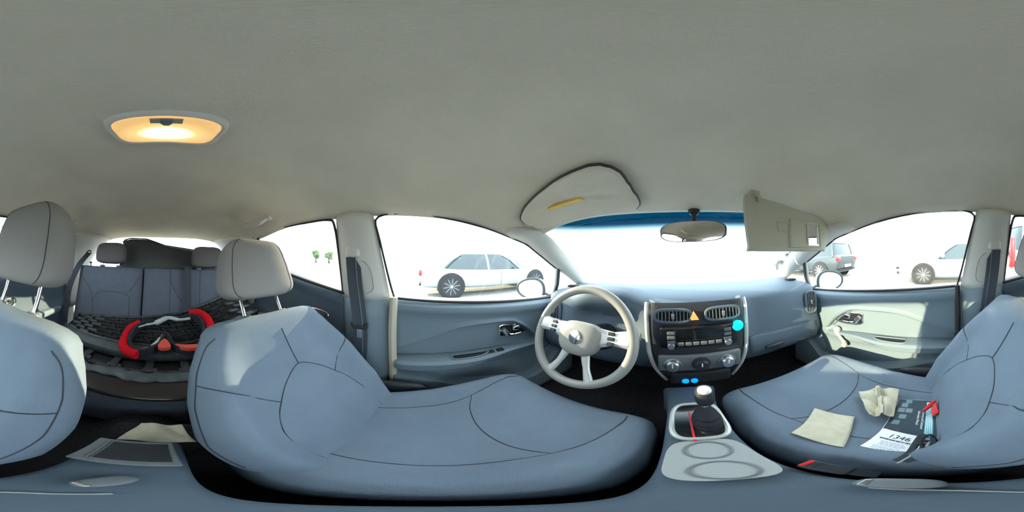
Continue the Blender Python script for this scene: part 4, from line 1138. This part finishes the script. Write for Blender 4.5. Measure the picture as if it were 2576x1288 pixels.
# ------------------------------------------------------------------ loose car parts on the rear bench
def gz(x, v):
    """height of the loose bumper; v = 0 at the far edge of the grille, 1 at its near edge"""
    far = itp([(-.68, -.255), (-.43, -.275), (-.135, -.375), (.12, -.415), (.6, -.455)], x)
    near = itp([(-.68, -.33), (-.43, -.38), (-.2, -.465), (0, -.485), (.6, -.49)], x)
    return lerp(far, near, v)
def gy(x, v): return lerp(-1.032-.03*(x < -.2)*min(1, (-x-.2)*4), -.79-.25*x*x, v)
def bumper():
    t = thing('car_bumper', (0, -.75, -.55), 'black front bumper with honeycomb grille lying loose across the rear bench', 'car bumper')
    xs = np.linspace(-.60, .56, 40)
    # grille: back plate and single honeycomb cells
    g = MB(); g.grid([[Vector((x, gy(x, v), gz(x, v)-.014)) for x in xs] for v in np.linspace(0, 1, 9)]); gr = g.build('grille', 'rubber', t, solid=-.004)
    for v in (0, 1.0):
        g = MB(); g.tube([Vector((x, gy(x, v), gz(x, v)-.002)) for x in xs], .010, 8); g.build('grille_edge', 'bumper_black', gr)
    # cell: a skewed hexagon ring
    def hexa(k, z): return [Vector((a*k*.0405+b_*.009, b_*k*.0142, z)) for a, b_ in [(-1, 0), (-.80, 1), (.80, 1), (1, 0), (.80, -1), (-.80, -1)]]
    c = MB(); rings = [hexa(1, -.010), hexa(1, .003), hexa(.955, .005), hexa(.91, .003), hexa(.89, -.010)]
    c.grid(rings, cu=True)
    proto = c.build('grille_cell', 'bumper_lit_edge', gr); cell = proto.data
    bpy.data.objects.remove(proto)
    ins = MB(); ins.add(hexa(.86, -.004), [(0, 1, 2, 3, 4, 5)]); ip = ins.build('cell_insert', 'bumper_grey', gr); insert = ip.data; bpy.data.objects.remove(ip)
    rowsn = 7
    for r_ in range(rowsn):
        v = (r_+.5)/rowsn
        n = 13
        for k in range(n):
            x = -.545+(k+(.5 if r_ % 2 else 0))*.087
            if x > .53: continue
            p = Vector((x, gy(x, v), gz(x, v)))
            tx = Vector((x+.02, gy(x+.02, v), gz(x+.02, v)))-p
            ty = Vector((x, gy(x, v-.05), gz(x, v-.05)))-p
            M = frame(tx, ty, p)
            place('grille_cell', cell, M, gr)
            if x > .33 or x < -.42: place('cell_insert', insert, M, gr)
    # flat band below the grille
    def line(y, z, k=.3, dz=0): return [Vector((x, y-k*(x-.02)**2, z+.25*max(0, -x-.15)**1.2)) for x in xs]
    la = line(-.79, -.492); lb = line(-.75, -.490); lc = line(-.710, -.497, .30); ld = line(-.705, -.53, .30)
    g = MB(); g.grid([la, lb, lc, ld]); bd = g.build('mid_band', 'bumper_grey', t, solid=-.004)
    g = MB(); g.box((.14, -.745, -.490), (.075, .03, .004)); g.build('embossed_plate', 'bumper_black', bd, bevel=.001)
    for k in range(4):
        g = MB(); g.ell((.20-.012*k+random.uniform(-.01, .01), -.745+random.uniform(-.02, .02), -.489), (.004, .003, .003), 1, 1, 8, 6); g.build('debris', 'paper', bd)
    # lower intake: dark well with mounting clips
    le = line(-.70, -.548, .32); lf = line(-.595, -.556, .34)
    g = MB(); g.grid([le, lf]); wl = g.build('intake_well', 'rubber', t, solid=-.004)
    for k in range(6):
        x = -.42+.145*k; y = -.700-.32*x*x; dz = .25*max(0, -x-.15)**1.2
        g = MB(); g.box((x, y+.045, -.531+dz), (.034, .11, .012), Matrix.Rotation(R(10), 3, 'X')); cl = g.build('mount_clip', 'bumper_black', wl, bevel=.003)
        g = MB(); g.box((x-.004, y+.080, -.531+dz), (.060, .032, .016)); g.build('clip_foot', 'bumper_black', cl, bevel=.003)
        g = MB(); g.box((x-.004, y+.082, -.5225+dz), (.016, .010, .003)); g.build('clip_slot', 'rubber', cl)
    rail = [Vector((x, -.615-.34*(x-.02)**2, -.540+.25*max(0, -x-.15)**1.2)) for x in xs]
    g = MB(); g.ribbon(rail, (0, .022, 0), .012); g.build('intake_rail', 'bumper_black', t)
    for k in range(14):
        x = -.50+.075*k; g = MB(); g.box((x, -.613-.34*(x-.02)**2, -.5335+.25*max(0, -x-.15)**1.2), (.030, .010, .003)); g.build('rail_slot', 'rubber', t)
    # torn strip
    rnd = random.Random(3)
    la = []; lb = []
    for x in np.linspace(-.55, .50, 70):
        j = (.010*math.sin(31*x)+.006*math.sin(77*x+1)+rnd.uniform(-.003, .003)) if x > -.02 else 0
        la.append(Vector((x, -.598-.34*(x-.02)**2+j, -.528+.006*math.sin(20*x)*(x > -.02)+.25*max(0, -x-.15)**1.2)))
        lb.append(Vector((x, -.540-.34*(x-.02)**2+j*.8, -.533+.25*max(0, -x-.15)**1.2)))
    g = MB(); g.strip(la, lb, 4, (0, 0, .006)); g.build('torn_strip', 'bumper_grey', t, solid=-.006)
    for k in range(7):
        g = MB(); g.box((-.045-.011*k, -.566, -.523), (.006, .010+.004*(k % 2), .003)); g.build('embossed_mark', 'bumper_black', t)
    # painted lip
    la = line(-.55, -.540, .34); lb = line(-.49, -.532, .34); lc = line(-.452, -.536, .34); ld = line(-.446, -.548, .34); le = line(-.47, -.568, .34)
    g = MB(); g.grid([list(c_) for c_ in zip(*[cr(c_, 4) for c_ in zip(la, lb, lc, ld, le)])]); g.build('lower_lip', 'bumper_paint', t, solid=-.006)
    g = MB(); g.tube(line(-.449, -.543, .34), .0035, 6); g.build('lip_highlight', 'brushed', t)  # bright metal tube imitates the highlight running along the lip
bumper()

def goggles():
    zb = -.455
    t = thing('goggle_frame', (-.04, -.83, zb), 'red and black padded goggle-shaped foam frame lying on the loose grille', 'goggles')
    zf = lambda x, y: max(-.478, gz(x, max(0, min(1, (y+1.045)/.255)))) + .026
    raw = [(.098, -.80), (.092, -.90), (.055, -.955), (-.02, -.97), (-.085, -1.005), (-.15, -.975), (-.22, -.965), (-.265, -.90), (-.255, -.80), (-.20, -.735), (-.14, -.745), (-.10, -.80), (-.075, -.855), (-.045, -.80), (-.005, -.735), (.05, -.715)]
    loop = cr([Vector((x, y, zf(x, y))) for x, y in raw], 6, True)
    def band(m, name, dx, h, th, off):
        c = Vector((-.08, -.85, 0)); rings = []
        n = len(loop)
        for i, p in enumerate(loop):
            tn = (loop[(i+1) % n]-loop[i-1]).normalized(); o = tn.cross(Vector((0, 0, 1))).normalized()
            if dx: p = p+o*dx
            rings.append([p+o*th+Vector((0, 0, off-h)), p+o*th*.8+Vector((0, 0, off+h)), p-o*th*.8+Vector((0, 0, off+h)), p-o*th+Vector((0, 0, off-h))])
        g = MB(); g.grid(rings, cu=True, cv=True); return g.build(name, m, t)
    band('neoprene', 'foam_frame', 0, .022, .010, 0)
    def part(pts, r_, m, nm, sx=1.0, up=(0, 0, 1)):
        g = MB(); g.tube(cr([Vector(p) for p in pts], 6), r_, 10, sx=sx, up=up); return g.build(nm, m, t)
    # red fleece cheek pads hugging the outside
    L = [(.075, -.965), (.115, -.92), (.126, -.84), (.115, -.765), (.085, -.715), (.04, -.690)]
    part([(x, y, zf(x, y)+.002) for x, y in L], .024, 'red_fleece', 'red_pad')
    L = [(-.215, -1.0), (-.27, -.97), (-.30, -.90), (-.295, -.82), (-.25, -.75)]
    part([(x, y, zf(x, y)+.002) for x, y in L], .024, 'red_fleece', 'red_pad')
    # pale lining on the upper band and beside the nose
    L = [(.072, -.925), (.03, -.945), (-.02, -.957), (-.085, -.990), (-.15, -.962), (-.21, -.95)]
    part([(x, y+.006, zf(x, y)+.010) for x, y in L], [.005]*6+[.007]*6+[.016]*6+[.012]*6+[.008]*7, 'grey_lining', 'lining')
    L = [(.02, -.728), (-.02, -.76), (-.05, -.82), (-.062, -.850)]
    part([(x+.004, y-.008, zf(x, y)+.012) for x, y in L], [.004]*6+[.010]*8+[.004]*5, 'grey_lining', 'lining')
    # orange-red nose patches
    for pts in ([(-.068, -.815), (-.090, -.79), (-.095, -.745), (-.06, -.735), (-.04, -.76)], [(-.115, -.765), (-.15, -.725), (-.20, -.710), (-.21, -.735), (-.16, -.75)]):
        o = [Vector((x, y, zf(x, y)+.004)) for x, y in pts]
        g = MB(); g.prism(cr(o, 4, True), (0, 0, .022)); g.build('nose_patch', 'orange_red', t, bevel=.003)
    part([(-.055, -.865, zf(-.06, -.86)+.02), (-.085, -.85, zf(-.08, -.85)+.024), (-.105, -.80, zf(-.1, -.8)+.02)], .005, 'neoprene', 'nose_wire')
    t.location += Vector((.025, .045, -.008))
goggles()

def cargo():
    tab = [(-.60, .0), (-.494, .030), (-.257, .058), (-.033, .086), (.05, .115), (.123, .138), (.26, .142), (.31, .13), (.345, .085), (.36, -.05)]
    t = thing('loose_panel', (-.1, -1.38, -.5), 'large dark moulded car panel standing behind the rear seat', 'car panel')
    rows = []
    for x in np.linspace(-.60, .355, 60):
        zt = itp(tab, x); col = []
        for dy, dz in [(.13, -.55), (.12, -.30), (.10, -.12), (.06, -.03), (.02, -.004), (-.03, 0), (-.08, -.02), (-.11, -.10), (-.12, -.3), (-.12, -.55)]:
            col.append(Vector((x, -1.39+dy*.7, zt+dz)))
        rows.append(col)
    g = MB(); g.loft(rows); g.build('panel', 'bumper_black', t)
    g = MB(); g.tube([Vector((x, -1.372, itp(tab, x)+.002)) for x in np.linspace(-.59, .33, 60)], .006, 6); g.build('panel_edge', 'rubber', t)
cargo()
def floor_paper():
    A = [(.030, -.258), (-.100, -.256), (-.085, -.335), (.0, -.345)]
    rows = []
    n = 16
    a, b_, c, d = [Vector((*p, 0)) for p in A]
    for i in range(n+1):
        row = []
        for j in range(n+1):
            u, v = i/n, j/n; p = a.lerp(b_, u).lerp(d.lerp(c, u), v)
            row.append(Vector((p.x, p.y, -.570+.018*math.exp(-((u-.35)/.25)**2)*math.sin(math.pi*min(1, v+.15))+.006*math.sin(9*u+5*v))))
        rows.append(row)
    g = MB(); g.grid(rows)
    tag(g.build('paper_napkin', 'napkin', solid=.0012), 'creased brown paper napkin behind the rear end of the console', 'napkin', 'paper napkins')
    g = MB(); g.box((-.03, -.305, -.64), (.17, .10, .12)); tr[0] += 1; o = g.build('trim_%d' % tr[0], 'carpet', bevel=.02)
    tag(o, 'dark carpeted tunnel hump behind the console', 'trim', kind='structure')
floor_paper()

# ------------------------------------------------------------------ outside: door mirrors
def door_mirror(s, label):
    C = Vector((s*.905, .70, -.205))
    t = thing('door_mirror', C+Vector((0, 0, -.09)), label, 'door mirror', 'door mirrors')
    n = Vector((-s*.38, -.925, .03)).normalized(); x = n.cross(Vector((0, 0, 1))).normalized(); z = x.cross(n)
    if x.x < 0: x = -x
    if z.z < 0: z = -z
    def ol(k, d, sh=0):
        out = []
        for a in np.linspace(0, 2*math.pi, 41)[:-1]:
            px = .112*k*math.cos(a)*(1.05 if s*math.cos(a) > 0 else .88); pz = .075*k*spow(math.sin(a), .8)*(1-.15*s*math.cos(a))
            out.append(C+x*(px+sh)+z*pz+n*d)
        return out
    g = MB(); g.loft([ol(.35, -.095), ol(.70, -.080), ol(.92, -.05), ol(1, -.01), ol(1.0, .004), ol(.95, .008)]); g.build('housing', 'car_silver', t)
    g = MB(); g.tube(ol(.95, .006), .009, 8, True); g.build('bezel', 'dark_plastic', t)
    g = MB(); g.prism(ol(.86, .0085), n*.002); g.build('mirror_glass', 'mirror', t, smooth=False)
    g = MB(); g.tube([C-x*s*.07-z*.05-n*.04, Vector((s*.80, .76, -.26)), Vector((s*.72, .76, -.25))], [.03, .026, .03], 12); g.build('mount', 'dark_plastic', t)
door_mirror(1, "silver-backed oval door mirror outside the passenger window")
door_mirror(-1, "silver-backed oval door mirror outside the driver's window")

# ------------------------------------------------------------------ outside: parked cars
GZ = -ZC
def parked_car(label, loc, yaw, paint, Ln=4.3, Wd=1.74, Ht=1.42, kind='sedan', dark_rims=True, vert_tail=False, broken=False):
    t = thing('parked_car', (loc[0], loc[1], GZ), label, 'car', 'cars parked in the yard')
    M = Matrix.Translation((loc[0], loc[1], GZ)) @ Matrix.Rotation(R(yaw), 4, 'Z')
    def T(p): return M @ Vector(p)
    h = Wd/2; f = Ln/2                       # car faces +y in its own frame
    beltz = .62*Ht; nose = .50*Ht
    prof = [(-f, .40*Ht, .60*Ht), (-f+.12, .26, .66*Ht), (-f+.5, .24, beltz+.06), (-.35*Ln, .24, beltz+.04), (-.1*Ln, .22, beltz), (.12*Ln, .22, beltz-.02), (.22*Ln, .22, beltz-.05), (.36*Ln, .24, nose+.08), (f-.18, .25, nose), (f-.03, .30, nose-.10), (f, .34, nose-.16)]
    rings = []
    for y, zb, zt in prof:
        k = 1-.14*(abs(y)/f)**5
        ring = []
        for a in np.linspace(0, 2*math.pi, 29)[:-1]:
            ring.append(T((h*k*spow(math.cos(a), .35), y, (zb+zt)/2+(zt-zb)/2*spow(math.sin(a), .4))))
        rings.append(ring)
    g = MB(); g.loft(rings); g.build('body', paint, t)
    # greenhouse: glass block with painted roof and pillars
    r0, r1 = (-.40*Ln, .24*Ln) if kind == 'sedan' else (-.47*Ln, .24*Ln)
    q0, q1 = (-.24*Ln, .06*Ln) if kind == 'sedan' else (-.42*Ln, .06*Ln)
    def ringg(y0, y1, w_, z): 
        return [T((w_*spow(math.cos(a), .3), (y0+y1)/2+(y1-y0)/2*spow(math.sin(a), .35), z)) for a in np.linspace(0, 2*math.pi, 33)[:-1]]
    g = MB(); g.loft([ringg(r0, r1, h*.90, beltz-.06), ringg(lerp(r0, q0, .5), lerp(r1, q1, .5), h*.83, lerp(beltz, Ht, .5)), ringg(q0, q1, h*.72, Ht-.05)]); g.build('glasshouse', 'car_glass', t)
    g = MB(); g.loft([ringg(q0-.03, q1+.03, h*.735, Ht-.07), ringg(q0, q1, h*.70, Ht-.02), ringg(q0+.15, q1-.15, h*.5, Ht)]); g.build('roof', paint, t)
    for s in (-1, 1):
        for (ya, yb) in ((r1-.10, q1), (r0+.10, q0), (-.06*Ln, -.07*Ln)):
            g = MB(); g.tube([T((s*h*.895, ya, beltz-.04)), T((s*h*.83, (ya+yb)/2, lerp(beltz, Ht, .5))), T((s*h*.735, yb, Ht-.06))], .035, 8); g.build('pillar', paint, t)
        g = MB(); g.ell(T((s*(h+.09), .17*Ln, beltz+.08)), (.10, .07, .07), .7, .8, 14, 10); g.build('wing_mirror', paint, t)
        g = MB(); g.ribbon([T((s*h*1.0, y, z)) for y, z in [(.02*Ln, .30), (.02*Ln, beltz-.1)]], T((0, .008, 0))-T((0, 0, 0)), .006); g.build('door_gap', 'rubber', t)
        # lights
        tl = [T((s*h*.80, -f+.03, .50*Ht+.06)), (.14, .05, .09)] if not vert_tail else [T((s*h*.86, -f+.015, .62*Ht)), (.09, .05, .30)]
        g = MB(); g.ell(tl[0], tl[1], .5, .5, 16, 10, M.to_3x3()); lo = g.build('tail_lamp', 'tail_red', t)
        if vert_tail:
            for k in (-1, 0, 1):
                g = MB(); g.ell(T((s*h*.80, -f-.03, .62*Ht+.15*k)), (.06, .02, .055), .8, .8, 14, 8, M.to_3x3()); g.build('lamp_cell', 'lamp_clear' if k else 'tail_dark', lo)
        if not (broken and s < 0):
            g = MB(); g.ell(T((s*h*.74, f-.10, nose-.06)), (.17, .12, .07), .6, .6, 16, 10, M.to_3x3()); g.build('head_lamp', 'lamp_clear', t)
    if broken:
        for k in range(9):
            g = MB(); g.box(T((-h*.90+.06*k*(k % 3)*.5, f+.03-.05*(k % 4), .30+.055*(k % 5))), (.10+.03*(k % 3), .12, .05+.02*(k % 2)), Matrix.Rotation(k*1.3, 3, 'Z') @ Matrix.Rotation(k*.7, 3, 'X'))
            g.build('broken_piece', ['lamp_clear', 'rubber', 'wheel_dark'][k % 3], t, smooth=False)
    g = MB(); g.box(T((0, -f-.005, .52)), (.5, .02, .11), M.to_3x3()); g.build('number_plate', 'paper', t)
    g = MB(); g.box(T((0, -f+.02, .36)), (Wd*.7, .06, .07), M.to_3x3()); g.build('bumper_insert', 'rubber', t, bevel=.01)
    # wheels with spokes and shade rings in the arches
    for s in (-1, 1):
        for y in (-.31*Ln, .31*Ln):
            c = T((s*(h-.085), y, .325)); ax = (M.to_3x3() @ Vector((s, 0, 0)))
            g = MB(); g.lathe([(.39, .085), (.39, .10), (.30, .102), (.2, .10)], c, ax, 32); g.build('arch_shade_ring', 'rubber', t)  # dark ring stands in for the shaded gap around the tyre
            g = MB(); g.lathe([(.18, .11), (.24, .125), (.31, .12), (.325, .09), (.325, -.10), (.2, -.11)], c, ax, 36); wl = g.build('wheel', 'tyre', t)
            rim = 'wheel_dark' if dark_rims else 'lamp_clear'
            g = MB(); g.lathe([(.245, .115), (.245, .13), (.225, .13), (.215, .105), (.0, .10)], c, ax, 32); g.build('rim', 'wheel_dark', wl)
            b1 = ax.orthogonal().normalized(); b2 = ax.cross(b1)
            for k in range(10):
                a = 2*math.pi*k/10; d = b1*math.cos(a)+b2*math.sin(a)
                g = MB(); g.tube([c+ax*.128+d*.03, c+ax*.126+d*.14, c+ax*.13+d*.235], .013, 6); g.build('spoke', 'grey_plastic' if dark_rims else 'lamp_clear', wl)
            g = MB(); g.lathe([(.04, .12), (.036, .138), (0, .14)], c, ax, 16); g.build('hub_cap', 'lamp_clear', wl)
    return t
parked_car('white car with broken front corner and black wheels beyond the passenger window', (6.1, -1.05), 0, 'car_white', 4.4, 1.76, 1.42, broken=True)
parked_car('dark grey car showing its red tail lamp ahead of the passenger door mirror', (5.95, 5.6), 0, 'car_grey', 4.3, 1.76, 1.52, kind='hatch', dark_rims=False)
parked_car('white van-like car with tall red tail lamps beyond the right rear window', (3.55, -3.75), 180, 'car_white', 4.6, 1.84, 1.72, kind='hatch', vert_tail=True)
parked_car("silver sedan parked beyond the driver's window", (-5.4, 2.3), 0, 'car_silver', 4.7, 1.78, 1.32)

# distant treeline, each tree its own
def tree(x, y, h, seed):
    rnd = random.Random(seed)
    t = thing('tree', (x, y, GZ), TREES[seed], 'tree', 'distant trees')
    g = MB(); g.tube([(x, y, GZ), (x+.1, y, GZ+h*.3), (x, y+.1, GZ+h*.6)], [.22, .16, .1], 10); g.build('trunk', 'rubber', t)
    g = MB()
    for k in range(7):
        a = rnd.uniform(0, 6.28); r_ = rnd.uniform(0, h*.2)
        ph = [rnd.uniform(0, 6) for _ in range(3)]
        g.ell((x+r_*math.cos(a), y+r_*math.sin(a), GZ+h*rnd.uniform(.45, .8)), (h*.2, h*.2, h*.17), 1, 1, 14, 10, None, lambda p: p*(1+.12*math.sin(5*p.x+ph[0])*math.sin(5*p.y+ph[1])+.1*math.sin(7*p.z+ph[2])))
    g.build('crown', 'foliage', t)
TREES = ['round green tree far off beyond the left rear window', 'taller green tree far off beyond the left rear window', 'low bushy tree far off behind the left rear window edge']
tree(-38, -24, 3.4, 0); tree(-40, -30, 4.2, 1); tree(-33, -14, 2.8, 2)
